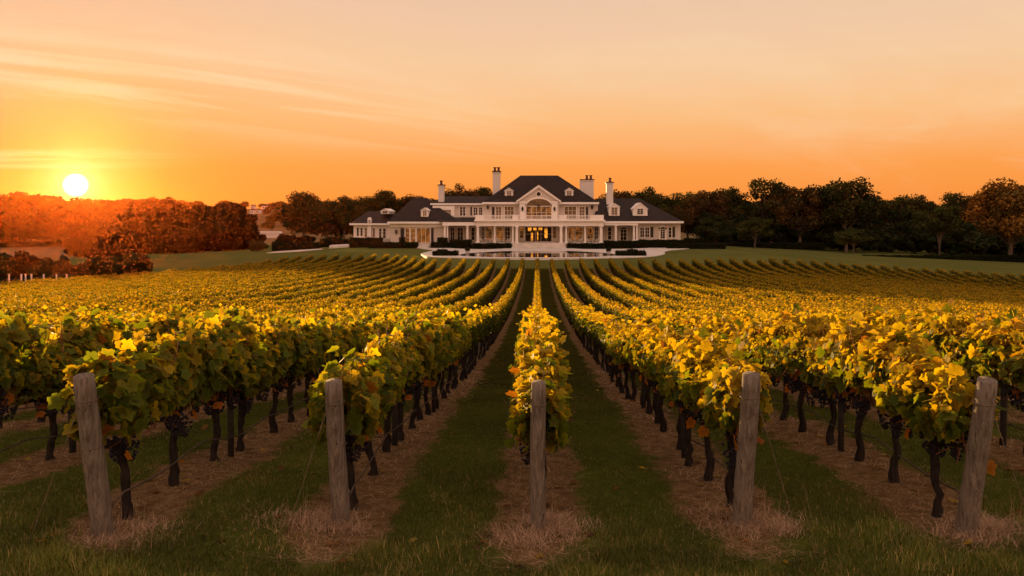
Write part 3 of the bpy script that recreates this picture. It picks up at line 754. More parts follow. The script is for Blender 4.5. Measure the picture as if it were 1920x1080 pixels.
ORD = 'first second third fourth fifth sixth seventh eighth ninth tenth eleventh twelfth thirteenth fourteenth fifteenth sixteenth seventeenth eighteenth nineteenth twentieth'.split()
def ordn(n):
    if n <= 20: return ORD[n-1]
    tens = {2: 'twenty', 3: 'thirty', 4: 'forty', 5: 'fifty', 6: 'sixty', 7: 'seventy', 8: 'eighty', 9: 'ninety'}
    if n % 10 == 0: return {20: 'twentieth', 30: 'thirtieth', 40: 'fortieth', 50: 'fiftieth', 60: 'sixtieth'}.get(n, 'late')
    return tens[n//10]+'-'+ORD[n % 10-1]
def rowname(k):
    if k == 0: return 'centre row'
    return f"{ordn(abs(k))} row {'left' if k < 0 else 'right'} of centre"
def start(k): return {0: 8.45, -1: 8.68, 1: 8.38, -2: 7.86, 2: 8.0}.get(k, 7.9-.05*abs(k))
PITCH = 1.12
allv = []
for k in range(-29, 39):
    X = ROW0+k*ROW; e = float(yend(X)); y = start(k)+.46; i = 0
    while y < e:
        if not (VXL < X < VXR): break
        px = VX+F*X/y
        if -140 < px < 2060: allv.append((math.hypot(X, y), k, i, X, y))
        y += PITCH; i += 1
inframe = sorted([a for a in allv if -25 < VX+F*a[3]/a[4] < 1945])
near = set((a[1], a[2]) for a in inframe[:300])
pyr = random.Random(5)
first_vis = {}
for a in sorted(inframe):
    first_vis.setdefault(a[1], a[2])
for dist, k, i, X, y in allv:
    if (k, i) not in near: continue
    n = i-first_vis.get(k, 0)+1 if abs(k) > 2 else i+1
    look = 'green-leaved' if k < 0 else ('golden-leaved' if k > 0 else 'yellow-topped')
    if abs(k) <= 2: lab = f"{look} grapevine, {ordn(n)} behind the end post of the {rowname(k)}"
    else: lab = f"{look} grapevine, {ordn(n)} in view along the {rowname(k)}"
    yj = y+(pyr.uniform(-.10, .10) if i else 0); xj = X+pyr.uniform(-.03, .03)
    r = empty('grapevine', (xj, yj, tz(xj, yj)), lab, 'grapevine', 'grapevines in the nearest part of the rows', pyr.choice((0, math.pi)))
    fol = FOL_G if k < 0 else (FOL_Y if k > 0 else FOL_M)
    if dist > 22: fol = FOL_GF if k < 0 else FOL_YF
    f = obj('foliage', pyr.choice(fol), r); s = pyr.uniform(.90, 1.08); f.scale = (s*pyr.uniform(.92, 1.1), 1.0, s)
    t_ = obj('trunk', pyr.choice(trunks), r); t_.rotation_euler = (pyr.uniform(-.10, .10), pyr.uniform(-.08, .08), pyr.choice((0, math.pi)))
    if dist < 22:
        obj('canes', pyr.choice(canes), r)
        for j in range(pyr.randint(3, 6) if dist < 14 else 2):
            b = obj('grape_bunch', pyr.choice(bunches), r)
            b.location = (pyr.uniform(-.12, .12), pyr.uniform(-.42, .42) if j > 1 else pyr.uniform(-.16, .16), pyr.uniform(.76, .92)); b.rotation_euler.z = pyr.uniform(0, 6)
            b.scale = (1.45, 1.45, pyr.uniform(1.2, 1.6))
# the rest of the vineyard, past counting
FV = []; FF = []; FT = []; o = 0
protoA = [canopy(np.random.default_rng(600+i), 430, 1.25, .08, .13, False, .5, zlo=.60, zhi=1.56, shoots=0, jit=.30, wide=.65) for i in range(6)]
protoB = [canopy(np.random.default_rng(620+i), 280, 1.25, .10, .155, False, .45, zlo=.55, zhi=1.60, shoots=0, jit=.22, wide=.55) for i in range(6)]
TV = []; TQ = []; to = 0
for dist, k, i, X, y in allv:
    if (k, i) in near: continue
    V, Fc, tn = (protoA if dist < 62 else protoB)[pyr.randrange(6)]
    z = tz(X, y); sgn = pyr.choice((-1, 1)); s = pyr.uniform(.95, 1.04)
    V2 = V*np.array([sgn*pyr.uniform(.92, 1.08), sgn, s]); V2 = V2+np.array([X, y, z])
    FV.append(V2); FF.append(Fc+o); o += len(V)
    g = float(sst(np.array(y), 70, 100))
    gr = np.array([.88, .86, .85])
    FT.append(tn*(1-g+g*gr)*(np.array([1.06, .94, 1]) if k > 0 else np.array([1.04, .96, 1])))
    v_, q = tube([(X, y, z-.05), (X+.02, y, z+.4), (X, y, z+.85)], [.05, .04, .045], 5, False); TV.append(v_); TQ.append(q+to); to += len(v_)
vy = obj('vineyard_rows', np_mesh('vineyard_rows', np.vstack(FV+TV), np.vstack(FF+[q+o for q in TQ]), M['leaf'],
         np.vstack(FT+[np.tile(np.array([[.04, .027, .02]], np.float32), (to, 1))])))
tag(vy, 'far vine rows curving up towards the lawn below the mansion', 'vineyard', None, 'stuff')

# ------------------------------------------------------------------ posts and hoses
def post_mesh(name, r, h, seed, lean=(0, 0), n=16):
    q = np.random.default_rng(seed); f = np.linspace(0, 1, 14)
    P = np.column_stack([lean[0]*f+.006*np.sin(f*5+seed), lean[1]*f, -.12+(h+.12)*f])
    rad = r*(1.06-.10*f); rad[-1] *= .95
    V, Q = tube(P, rad, n, True, q, .018)
    return np_mesh(name, V, split_tri(Q), M['post'], None, True)
endp = {0: (.074, 1.50, (0, -.28), 'upright grey wooden end post at the near end of the centre row'),
        -1: (.088, 1.50, (.0, -.33), 'grey wooden end post with a vine sprig across it, left of the centre post'),
        1: (.090, 1.52, (.0, -.36), 'thick grey wooden end post right of the centre post'),
        -2: (.092, 1.52, (.0, -.34), 'leaning grey wooden end post at far left with a ringed flat top'),
        2: (.092, 1.50, (.0, -.40), 'leaning grey wooden end post at far right of the foreground')}
for k, (r, h, ln, lab) in endp.items():
    X = ROW0+k*ROW; y = start(k); e = empty('end_post', (X, y, tz(X, y)), lab, 'post', 'wooden end posts of the vine rows')
    obj('shaft', post_mesh('shaft', r, h, 40+k, ln), e)
    for f in (.22, .57, .86):
        a = np.linspace(0, 2*math.pi, 25); rr = r*(1.06-.10*f)+.006
        V, Q = tube(np.column_stack([ln[0]*f+rr*np.cos(a), ln[1]*f+rr*np.sin(a), h*f+.012*np.sin(a)]), .005, 5, False); obj('wire_wrap', np_mesh('wire_wrap', V, Q, M['wire'], None, True), e)
    sx = -1 if k < 0 else 1
    if k:
        p0 = np.array([ln[0]*.8+sx*r, ln[1]*.8, h*.8]); xg = sx*.42; yg = -.50; p1 = np.array([xg, yg, tz(X+xg, y+yg)-tz(X, y)-.05]); f = np.linspace(0, 1, 6)[:, None]
        V, Q = tube(p0*(1-f)+p1*f, .0035, 5); obj('guy_wire', np_mesh('guy_wire', V, split_tri(Q), M['wire'], None, True), e)
lp = [post_mesh('trellis_post', .045, 1.35, 60+i) for i in range(3)]
stk = []
for i in range(2):
    V, Q = tube([(0, 0, -.1), (0, 0, .7), (0, 0, 1.45)], .042, 8); stk.append(np_mesh('trellis_stake', V, split_tri(Q), M['steel']))
for k in range(-12, 13):
    X = ROW0+k*ROW; j = 0; cnt = 0
    y = start(k)+.46+PITCH*2.5
    while y < 60:
        px = VX+F*X/y
        if 0 < px < 1920 and (y < 34 or abs(k) < 3):
            cnt += 1
            wood = (j*3+k*5) % 7 == 0
            kind = 'grey wooden trellis post' if wood else 'dark slim trellis stake'
            o = obj('trellis_post' if wood else 'trellis_stake', pyr.choice(lp if wood else stk)); o.location = (X, y, tz(X, y)); o.rotation_euler = (pyr.uniform(-.03, .03), pyr.uniform(-.03, .03), pyr.uniform(0, 6))
            tag(o, f"{kind}, {ordn(cnt)} along the {rowname(k)}", 'post', 'posts standing between the vines')
        y += PITCH*4; j += 1
for k in range(-5, 6):
    X = ROW0+k*ROW; ys = np.arange(start(k), 46, .28)
    z = terrain(np.full_like(ys, X+.06), ys)+.34-.07*np.abs(np.sin((ys-start(k))*math.pi/PITCH/2)); z[0] -= .1
    V, Q = tube(np.column_stack([X+.06+.012*np.sin(ys*3), ys, z]), .010, 6)
    h = obj('drip_hose', np_mesh('drip_hose', V, split_tri(Q), M['hose'], None, True)); tag(h, f"thin brown drip hose sagging low along the {rowname(k)}", 'hose', 'drip hoses under the vines')

# ------------------------------------------------------------------ grass, straw, fallen leaves
def blades(x, y, h, wd, bend, rng, tint, lie=0.0):
    n = len(x); z = terrain(x, y)
    a = rng.uniform(0, 2*np.pi, n); d = np.stack([np.cos(a), np.sin(a), np.zeros(n)], -1); s = np.stack([-np.sin(a), np.cos(a), np.zeros(n)], -1)
    B = np.stack([x, y, z-.01], -1); up = np.array([0, 0, 1.])
    bd = (bend*h)[:, None]
    m1 = B+up*(h*.55*(1-lie))[:, None]+d*bd*.35; t1 = B+up*(h*(1-lie)*rng.uniform(.7, 1, n))[:, None]+d*bd
    V = np.stack([B-s*wd[:, None], B+s*wd[:, None], m1+s*wd[:, None]*.7, m1-s*wd[:, None]*.7, t1], 1).reshape(-1, 3)
    i = np.arange(n)[:, None]*5
    return V, (i+np.array([[0, 1, 2, 3]])), (i+np.array([[3, 2, 4]])), np.repeat(tint, 5, 0)
def fnoise(x, y, s, seed):
    q = np.random.default_rng(seed); v_ = np.zeros_like(x)
    for i in range(6):
        a = q.uniform(0, 6.28); fr = s*q.uniform(.6, 2.2); v_ += np.sin((x*math.cos(a)+y*math.sin(a))*fr+q.uniform(0, 6.28))
    return v_/6
def kdist(x): return np.abs(((x-ROW0)/ROW+.5) % 1-.5)*ROW          # metres from the nearest row
rg = np.random.default_rng(21)
def scatter(n, y0, y1, pw_=1.0):
    y = y0+(y1-y0)*rg.random(n)**pw_; hw = y*.66+1.0; return rg.uniform(-1, 1, n)*hw, y
GV = []; G4 = []; G3 = []; GT = []; go = 0
def emit(res):
    global go
    V, q4, q3, tn = res; GV.append(V); G4.append(q4+go); G3.append(q3+go); GT.append(tn); go += len(V)
for n, y0, y1, hs, wd, pw_ in ((150000, 6.6, 10.5, 1.0, .0028, 1.1), (110000, 10.5, 18, .8, .0045, 1.2), (80000, 18, 40, .8, .010, 1.3)):
    x, y = scatter(n, y0, y1, pw_)
    edge = .48+.12*fnoise(x, y, 3, 1)+.10*fnoise(x, y, 9, 2)
    soil = (kdist(x) < edge) & (y > 7.35+.25*fnoise(x, y, 3, 5)+kdist(x)*1.2)
    keep = ~soil | (rg.random(n) < .05)
    x, y = x[keep], y[keep]; n = len(x)
    cl = fnoise(x, y, 2.2, 3); c2_ = fnoise(x, y, 6, 4)
    h = (.045+.03*np.clip(cl, -.6, 1)+.02*c2_)*rg.uniform(.5, 1.4, n)*hs
    tuft = np.clip(fnoise(x, y, 3.4, 12)+.5*fnoise(x, y, 8, 13), -.5, 1); fr = 1-sst(y, 7.6, 9.0); h = h*(1+fr*(.5+1.6*np.clip(tuft, 0, 1))); h = np.maximum(h, .012)
    g = np.array([[.068, .080, .012]])*(1-.0)+np.clip(cl+c2_*.6, -.5, 1)[:, None]*np.array([[.034, .034, .004]])
    big = fnoise(x, y, .8, 9); g = g*(1+.55*big)[:, None]*np.array([[1.0, .97, 1]]); dry = rg.random(n) < np.clip(.08+.12*(c2_ < -.15)+.8*np.clip(big-.22, 0, 1)+.5*np.clip(-cl-.3, 0, 1), 0, .6); tn = np.where(dry[:, None], np.array([[.24, .17, .06]]), g)*rg.uniform(.7, 1.35, (n, 1))
    tn = tn*(1+fr*(.25+1.1*tuft))[:, None]; tn = tn*(1-.42*sst(y, 9, 24)[:, None]*np.array([[.8, 1, 1]]))  # blades also darken with distance, painted shade between the far rows
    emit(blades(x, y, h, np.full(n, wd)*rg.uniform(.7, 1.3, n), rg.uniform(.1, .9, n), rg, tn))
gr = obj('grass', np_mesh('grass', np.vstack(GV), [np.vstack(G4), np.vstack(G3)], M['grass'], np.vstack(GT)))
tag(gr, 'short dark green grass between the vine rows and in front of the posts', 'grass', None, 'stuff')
GV = []; G4 = []; G3 = []; GT = []; go = 0
n = 60000; x = []; y = []
ks = rg.integers(-9, 10, n); yy_ = 7.5+18*rg.random(n)**1.7; xx_ = ROW0+ks*ROW+rg.normal(0, .27, n)
hw = yy_*.68+.8; kp = (np.abs(xx_) < hw) & (np.abs(xx_-ROW0-ks*ROW) < .62)
xx_, yy_ = xx_[kp], yy_[kp]; n = len(xx_)
tn = np.array([[.42, .27, .155]])*rg.uniform(.3, 1.5, (n, 1))*np.array([[1, 1, 1]])
emit(blades(xx_, yy_, rg.uniform(.05, .20, n), rg.uniform(.0015, .003, n)*np.clip(yy_/9, 1, 2.4), rg.uniform(.8, 1.6, n), rg, tn, .78))
for k in (-2, -1, 0, 1, 2):     # the tangled dry clump round each end post
    X = ROW0+k*ROW; side = (1, -1, .6, 1, 1)[k+2]; xs_, ys_ = [], []
    for c in range(9):
        m_ = int(rg.integers(40, 330)); cx, cy_ = X+rg.normal(.22*side, .30), start(k)-.05+rg.normal(0, .22); sg = rg.uniform(.06, .20)
        xs_.append(cx+rg.normal(0, sg*1.4, m_)); ys_.append(cy_+rg.normal(0, sg, m_))
    x = np.concatenate(xs_); y = np.concatenate(ys_); n = len(x); rr = np.hypot(x-X, y-start(k))
    tn = np.array([[.44, .30, .185]])*rg.uniform(.45, 1.4, (n, 1))
    emit(blades(x, y, rg.uniform(.08, .26, n)*np.exp(-rr), rg.uniform(.0015, .003, n), rg.uniform(.5, 1.5, n), rg, tn, .35))
    n = 22; x = X+.25*side+rg.normal(0, .18, n); y = start(k)-.15+rg.normal(0, .14, n)
    emit(blades(x, y, rg.uniform(.22, .55, n), np.full(n, .002), rg.uniform(.1, .5, n), rg, np.tile(np.array([[.30, .2, .12]]), (n, 1))))
sw = obj('dry_straw', np_mesh('dry_straw', np.vstack(GV), [np.vstack(G4), np.vstack(G3)], M['straw'], np.vstack(GT)))
tag(sw, 'tangled dry straw lying under the vines and heaped at the end posts', 'straw', None, 'stuff')
n = 420; ks = rg.integers(-6, 7, n); y = 7.4+16*rg.random(n)**1.4; x = ROW0+ks*ROW+rg.normal(0, .42, n); z = terrain(x, y)+.02
V, Fc, ids = leaves(np.stack([x, y, z], -1), rg.normal(0, .25, (n, 3))+np.array([0, 0, 1]), rg.normal(0, 1, (n, 3)), rg.uniform(.06, .11, n), True, rg)
fl = obj('fallen_leaves', np_mesh('fallen_leaves', V, Fc, M['leaf'], (np.array([[.20, .10, .03], [.30, .22, .05], [.12, .06, .025]])[rg.integers(0, 3, n)]*rg.uniform(.7, 1.2, (n, 1)))[ids]))
tag(fl, 'fallen yellow and brown vine leaves scattered on the straw', 'leaves', None, 'stuff')

# ------------------------------------------------------------------ trees
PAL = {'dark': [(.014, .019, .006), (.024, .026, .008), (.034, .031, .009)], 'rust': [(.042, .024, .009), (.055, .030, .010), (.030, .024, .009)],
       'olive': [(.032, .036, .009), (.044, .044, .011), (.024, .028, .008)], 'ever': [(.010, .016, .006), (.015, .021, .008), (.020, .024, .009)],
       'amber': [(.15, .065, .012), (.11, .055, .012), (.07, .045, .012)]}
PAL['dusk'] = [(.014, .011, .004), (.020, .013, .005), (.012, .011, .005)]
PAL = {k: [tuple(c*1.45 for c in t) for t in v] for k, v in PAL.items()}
def tree_parts(seed, pal, Hh=1.0, Wd=.75, trunk=.22, blobs=34, per=190, leaf=.030, airy=.5, fork=False):
    """unit-height tree: crown (V, F, tint) and trunk (V, Q)"""
    r = np.random.default_rng(seed); C = []; Rr = []
    for i in range(blobs):
        for _ in range(60):
            p = r.uniform(-1, 1, 3); d = np.linalg.norm(p)
            if d < 1 and p[2] > -.75 and d > .25: break
        zc = trunk+(1-trunk)*.5; zz = zc+p[2]*(1-trunk)*.43
        sh = 1.0-.25*max(0, p[2])**2
        C.append((p[0]*Wd*.42*sh, p[1]*Wd*.42*sh, zz)); Rr.append(r.uniform(.065, .135)*(.7+.5*Wd))
    C = np.array(C); Rr = np.array(Rr); P = []; N = []; bi = []
    for i in range(blobs):
        m_ = int(per*(Rr[i]/.1)**2*r.uniform(1-airy*.6, 1.1)); dv = r.normal(0, 1, (m_, 3)); dv /= np.linalg.norm(dv, axis=1)[:, None]
        rad = Rr[i]*r.random(m_)**.40; P.append(C[i]+dv*rad[:, None]*np.array([1.15, 1.15, .85])); N.append(dv+r.normal(0, .6, (m_, 3))); bi += [i]*m_
    P = np.vstack(P); N = np.vstack(N); bi = np.array(bi); n = len(P)
    V, Fc, ids = leaves(P, N, r.normal(0, 1, (n, 3)), r.uniform(leaf*.6, leaf*1.3, n), False, r)
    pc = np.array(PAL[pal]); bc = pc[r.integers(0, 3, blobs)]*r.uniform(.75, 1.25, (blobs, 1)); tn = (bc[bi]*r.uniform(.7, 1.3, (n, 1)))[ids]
    parts = []
    f = np.linspace(0, 1, 8); tt = trunk+.22
    bx = .03*r.normal(); by = .03*r.normal()
    if fork:
        for s in (-1, .25, 1): parts.append(tube(np.column_stack([s*.12*np.maximum(0, f-.3)**1.1, by*f, -.03+(tt+.1)*f]), np.linspace(.016, .006, 8), 7, True, r, .06))
    else: parts.append(tube(np.column_stack([bx*f+.008*np.sin(f*6+seed), by*f, -.03+(tt+.03)*f]), np.interp(f, [0, .12, 1], [.034, .023, .014]), 8, True, r, .06))
    for i in range(0, blobs):
        h0 = r.uniform(trunk*.85, tt); g = np.linspace(0, 1, 6)
        p0 = np.array([bx*h0/tt, by*h0/tt, h0]); p1 = C[i]; md = (p0+p1)/2+np.array([0, 0, -.03])+r.normal(0, .012, 3)
        parts.append(tube(((1-g)**2)[:, None]*p0+(2*g*(1-g))[:, None]*md+(g**2)[:, None]*p1, np.linspace(.0085, .0025, 6), 5, False))
    return (V, Fc, tn), join(parts)
SPEC = {'oak': dict(pal='dark', Wd=1.0, trunk=.20, blobs=44, airy=.6), 'tall': dict(pal='dark', Wd=.80, trunk=.30, blobs=40, airy=.9),
        'rusty': dict(pal='rust', Wd=.95, trunk=.22, blobs=42, airy=.7), 'olive': dict(pal='olive', Wd=1.0, trunk=.26, blobs=38, airy=.7),
        'pale': dict(pal='olive', Wd=.95, trunk=.38, blobs=36, airy=.9, fork=True), 'ever': dict(pal='ever', Wd=.95, trunk=.06, blobs=44, per=230, airy=.1),
        'amber': dict(pal='amber', Wd=.95, trunk=.20, blobs=46, airy=.7), 'bush': dict(pal='ever', Wd=1.5, trunk=.03, blobs=44, per=260, leaf=.065, airy=.2),
        'thick': dict(pal='dusk', Wd=1.1, trunk=.05, blobs=64, per=330, leaf=.05, airy=.3), 'brush': dict(pal='dusk', Wd=1.6, trunk=.04, blobs=42, per=230, leaf=.06, airy=.5)}
RAW = {}; TM = {}
for ti, (nm, sp) in enumerate(SPEC.items()):
    RAW[nm] = []; TM[nm] = []
    for v_ in range(2 if nm not in ('oak', 'rusty', 'tall') else 3):
        (V, Fc, tn), (TVv, TQq) = tree_parts(1000+ti*10+v_, **sp)
        RAW[nm].append((V, Fc, tn)); TM[nm].append((np_mesh('crown', V, Fc, M['tree'], tn), np_mesh('trunk', TVv, split_tri(TQq), M['treebark'], None, True)))
def tree(kind, px, Y, pyTop, label, wide=1.0, base=None, name='tree', group=None, cat='tree'):
    X = wx(px, Y); z = tz(X, Y); h = wz(pyTop, Y)-z
    e = empty(name, (X, Y, z), label, cat, group, pyr.uniform(0, 6.28)); e.scale = (h*wide, h*wide, h)
    c, t_ = TM[kind][pyr.randrange(len(TM[kind]))]
    obj('crown', c, e); obj('trunk', t_, e); return e
g1_ = 'trees behind the mansion'; g2_ = 'trees of the wood right of the lawn'; g3_ = 'trees in the hollow left of the mansion'
T = tree
T('oak', 570, 232, 356, 'round-topped dark tree standing alone on the skyline left of the mansion', .95, group=g3_)
T('tall', 645, 240, 362, 'ragged dark tree between the round tree and the mansion roof', .8, group=g3_)
T('oak', 712, 225, 354, 'broad dark tree behind the far left wing roof', 1.05, group=g1_)
T('rusty', 780, 235, 360, 'low brown tree crown over the left wing ridge', 1.1, group=g1_)
T('oak', 612, 215, 375, 'dark lower tree beside the left end of the mansion', 1.15, group=g3_)
T('oak', 672, 212, 372, 'dark bushy tree against the left gable end', 1.1, group=g1_)
T('rusty', 860, 228, 346, 'airy brown tree between the two left chimneys', .9, group=g1_)
T('oak', 898, 240, 348, 'dark tree crown left of the two-pot chimney', .9, group=g1_)
T('rusty', 1165, 226, 350, 'dark tree crown right of the slim right chimney', .95, group=g1_)
T('tall', 1205, 224, 348, 'open topped dark tree above the right wing ridge', .95, group=g1_)
T('oak', 1240, 215, 360, 'dark tree behind the right end of the mansion', 1.0, group=g1_)
T('olive', 1290, 235, 358, 'hazy olive tree past the right end of the mansion', 1.0, group=g2_)
T('rusty', 1330, 212, 348, 'brown tree left of the tallest dark trees', .95, group=g2_)
T('tall', 1372, 222, 345, 'thin topped tree behind the brown tree', .85, group=g2_)
T('oak', 1440, 196, 332, 'tall spreading dark tree, first of the big trio', 1.0, group=g2_)
T('rusty', 1500, 190, 340, 'tall rusty dark tree in the middle of the big trio', .95, group=g2_)
T('tall', 1585, 188, 331, 'tallest tree with sky showing through its crown', 1.05, group=g2_)
T('oak', 1545, 196, 345, 'dark tree filling the gap beside the tallest tree', .95, group=g2_)
T('olive', 1415, 180, 405, 'low dark olive tree at the lawn edge under the trio', 1.3, group=g2_)
T('olive', 1600, 176, 425, 'small olive tree crouching under the tallest tree', 1.4, group=g2_)
T('oak', 1650, 208, 372, 'dark rounded tree right of the tallest tree', 1.1, group=g2_)
T('oak', 1710, 222, 362, 'wide dark tree behind the pale trunked tree', 1.1, group=g2_)
T('pale', 1762, 178, 383, 'wide crowned tree with a pale forked trunk', 1.05, group=g2_)
T('oak', 1800, 215, 358, 'dark tree between the pale trunk and the amber tree', 1.0, group=g2_)
T('amber', 1893, 165, 338, 'amber leaved oak at the right edge of the lawn', 1.2, group=g2_)
T('rusty', 1850, 205, 352, 'brown tree just behind the amber oak', .9, group=g2_)
T('oak', 1960, 200, 345, 'dark tree half cut by the right edge', 1.0, group=g2_)
T('ever', 1344, 172, 403, 'round clipped dark evergreen beside the right hedge', 1.35, group=g2_)
T('rusty', 1270, 205, 385, 'brown sapling crown at the right gable end', 1.0, group=g2_)
T('thick', 425, 215, 382, 'dark full tree at the right end of the left copse', 1.25, group=g3_)
T('thick', 372, 220, 387, 'dark broad tree in the middle of the left copse', 1.3, group=g3_)
T('thick', 312, 225, 392, 'brown hazy tree in the left copse nearer the sun', 1.3, group=g3_)
T('thick', 255, 228, 398, 'brown thin tree at the left end of the copse', 1.3, group=g3_)
T('thick', 345, 200, 428, 'low brown scrub tree in front of the left copse', 1.5, group=g3_)
T('thick', 405, 205, 418, 'low dark tree in front of the right end of the copse', 1.4, group=g3_)
T('brush', 205, 138, 450, 'thin brown brush above the dark thicket by the vines', 1.0, name='shrub', group=g3_, cat='shrub')
T('bush', 250, 130, 474, 'rounded dark thicket at the corner of the vineyard', 1.15, name='shrub', group=g3_, cat='shrub')
T('bush', 195, 126, 478, 'dark thicket left of the vineyard corner', 1.2, name='shrub', group=g3_, cat='shrub')
T('bush', 152, 124, 494, 'low dark bush at the foot of the thicket', 1.2, name='shrub', group=g3_, cat='shrub')
T('ever', 118, 132, 479, 'small round dark bush standing alone on the field edge', .75, name='shrub', group=g3_, cat='shrub')
T('bush', 88, 118, 486, 'rounded dark bush beside the white fence', 1.0, name='shrub', group=g3_, cat='shrub')
T('brush', 40, 119, 470, 'tall brown bush behind the white fence', 1.0, name='shrub', group=g3_, cat='shrub')
T('bush', 2, 117, 475, 'dark bush cut by the left edge', .9, name='shrub', group=g3_, cat='shrub')
T('bush', 482, 176, 449, 'dark shrub at the left tip of the pale path', 1.1, name='shrub', group=g3_, cat='shrub')
T('brush', 535, 182, 436, 'brown feathery shrub behind the pale path', .8, name='shrub', group=g3_, cat='shrub')
T('brush', 575, 190, 440, 'low tawny shrub right of the feathery shrub', 1.2, name='shrub', group=g3_, cat='shrub')
T('brush', 625, 195, 442, 'low tawny shrub near the left end of the mansion', 1.2, name='shrub', group=g3_, cat='shrub')

def wood(name, label, spots, sub=.35, grow=1.7, tone=1.0):
    VV = []; FF_ = []; TT = []; o = 0; q = np.random.default_rng(len(spots))
    for (X, Y, h, kind) in spots:
        V, Fc, tn = RAW[kind][q.integers(len(RAW[kind]))]; m_ = len(Fc); pick = q.random(m_) < sub
        V4 = V.reshape(-1, 4, 3)[pick]; c = V4.mean(1, keepdims=True); V4 = c+(V4-c)*grow
        a = q.uniform(0, 6.28); ca, sa = math.cos(a), math.sin(a); wd = q.uniform(.95, 1.35)
        x, y, z = V4[..., 0]*wd, V4[..., 1]*wd, V4[..., 2]
        V5 = np.stack([(x*ca-y*sa)*h+X, (x*sa+y*ca)*h+Y, z*h+tz(X, Y)-.12*h], -1).reshape(-1, 3)
        VV.append(V5); FF_.append(np.arange(len(V5)).reshape(-1, 4)+o); o += len(V5); TT.append(tn.reshape(-1, 4, 3)[pick].reshape(-1, 3)*q.uniform(.8, 1.2)*tone)
    ob = obj(name, np_mesh(name, np.vstack(VV), np.vstack(FF_), M['tree'], np.vstack(TT))); tag(ob, label, 'woodland', None, 'stuff')
q = random.Random(9)
sp = []
for i in range(120):      # behind the mansion and to its right
    px = q.uniform(560, 2050); Y = q.uniform(250, 330) if px < 1260 else q.uniform(215, 320)
    sp.append((wx(px, Y), Y, (wz(q.uniform(364, 382), Y)-tz(wx(px, Y), Y))*1.06, q.choice(['oak', 'oak', 'rusty', 'olive'])))
for px in np.linspace(1330, 2020, 34):   # dark understorey at the lawn's far edge
    Y = q.uniform(188, 206); sp.append((wx(px, Y), Y, q.uniform(7, 10), 'ever'))
wood('woodland', 'dark mixed woodland closing the view behind the mansion and the right lawn', sp)
sp = []
for i in range(110):
    px = q.uniform(-120, 330); Y = q.uniform(380, 470)
    sp.append((wx(px, Y), Y, (wz(q.choice((q.uniform(366, 374), q.uniform(376, 396))) if px > 80 else q.uniform(356, 380), Y)-tz(wx(px, Y), Y))*1.08, q.choice(['oak', 'rusty', 'rusty'])))
for px in np.linspace(150, 470, 30):
    Y = q.uniform(192, 216); sp.append((wx(px, Y), Y, q.uniform(3.5, 5.5), 'brush'))
wood('woodland', 'hazy sunlit woodland below the setting sun across the pale field', sp, .6, 1.9, .2)
sp = []
for i in range(420):
    px = q.uniform(-200, 2100); Y = q.uniform(520, 830); X = wx(px, Y)
    sp.append((X, Y, q.uniform(6, 9.5), q.choice(['oak', 'rusty', 'olive'])))
wood('woodland', 'faint far woodland on the rising hills along the skyline', sp, .16, 2.6)

# ------------------------------------------------------------------ hedges, topiary, far buildings, fence
def hedge(px0, px1, py0, py1, Y, dep, label, steps=None, base=None):
    r = np.random.default_rng(int(px0)); x0, x1 = wx(px0, Y), wx(px1, Y); z1 = wz(py0, Y); z0 = min(wz(py1, Y), tz((x0+x1)/2, Y)) if base is None else base
    L = x1-x0; hgt = z1-z0
    n = int(110*(L*hgt+L*dep+dep*hgt)*1.2); 
    x = r.uniform(0, L, n); y = r.uniform(0, dep, n); z = r.uniform(0, hgt, n); f = r.random(n)
    a = f < .5; b = (f >= .5) & (f < .9); y[a] = r.normal(0, .05, a.sum()); z[b] = hgt+r.normal(0, .05, b.sum())+.05*np.sin(x[b]*2.1); c = f >= .9; x[c] = np.where(r.random(c.sum()) < .5, 0, L)+r.normal(0, .05, c.sum())
    V, Fc, ids = leaves(np.stack([x, y, z], -1), r.normal(0, 1, (n, 3)), r.normal(0, 1, (n, 3)), r.uniform(.12, .22, n), False, r)
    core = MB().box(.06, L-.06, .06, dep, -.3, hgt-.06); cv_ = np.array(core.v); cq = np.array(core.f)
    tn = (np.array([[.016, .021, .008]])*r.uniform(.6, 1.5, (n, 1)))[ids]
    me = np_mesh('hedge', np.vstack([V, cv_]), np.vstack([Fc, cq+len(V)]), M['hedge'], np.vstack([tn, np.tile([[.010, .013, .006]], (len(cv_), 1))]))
    o = obj('hedge', me); o.location = (x0, Y, z0); tag(o, label, 'hedge', 'clipped hedges round the mansion'); return o
hedge(692, 782, 455.5, 463, 160.2, 1.4, 'long low hedge under the left wing windows', base=ZP)
hedge(808, 842, 456, 464, 159.6, 1.2, 'low hedge right of the left wing steps', base=ZP)
hedge(843, 884, 451, 462, 159.4, 1.4, 'dark hedge before the left colonnade', base=ZP)
hedge(885, 958, 457.5, 464, 158.2, 1.2, 'long low hedge left of the entrance steps', base=ZP)
hedge(1064, 1131, 457.5, 464, 158.2, 1.2, 'long low hedge right of the entrance steps', base=ZP)
hedge(1132, 1196, 453, 462, 159.4, 1.4, 'dark hedge before the right colonnade', base=ZP)
hedge(1197, 1282, 451, 460, 160.8, 1.6, 'rounded hedge under the right wing windows', base=ZP)
hedge(1252, 1360, 457, 463, 157.4, 1.2, 'long hedge running right from the mansion across the lawn', base=ZP-.4)
hedge(1284, 1340, 448, 456, 170.0, 1.2, 'hedge line behind the right lawn hedge')
hedge(1290, 1545, 456, 462, 186.0, 1.2, 'thin dark hedge along the far edge of the right lawn')
hedge(1620, 1925, 480, 497, 163.0, 1.4, 'long dark hedge below the pale trunked tree')
hedge(748, 759, 447, 456, 160.9, .9, 'square clipped bush left of the glass doors', base=ZP)
hedge(820, 839, 447, 456, 160.0, .9, 'square clipped bush right of the glass doors', base=ZP)
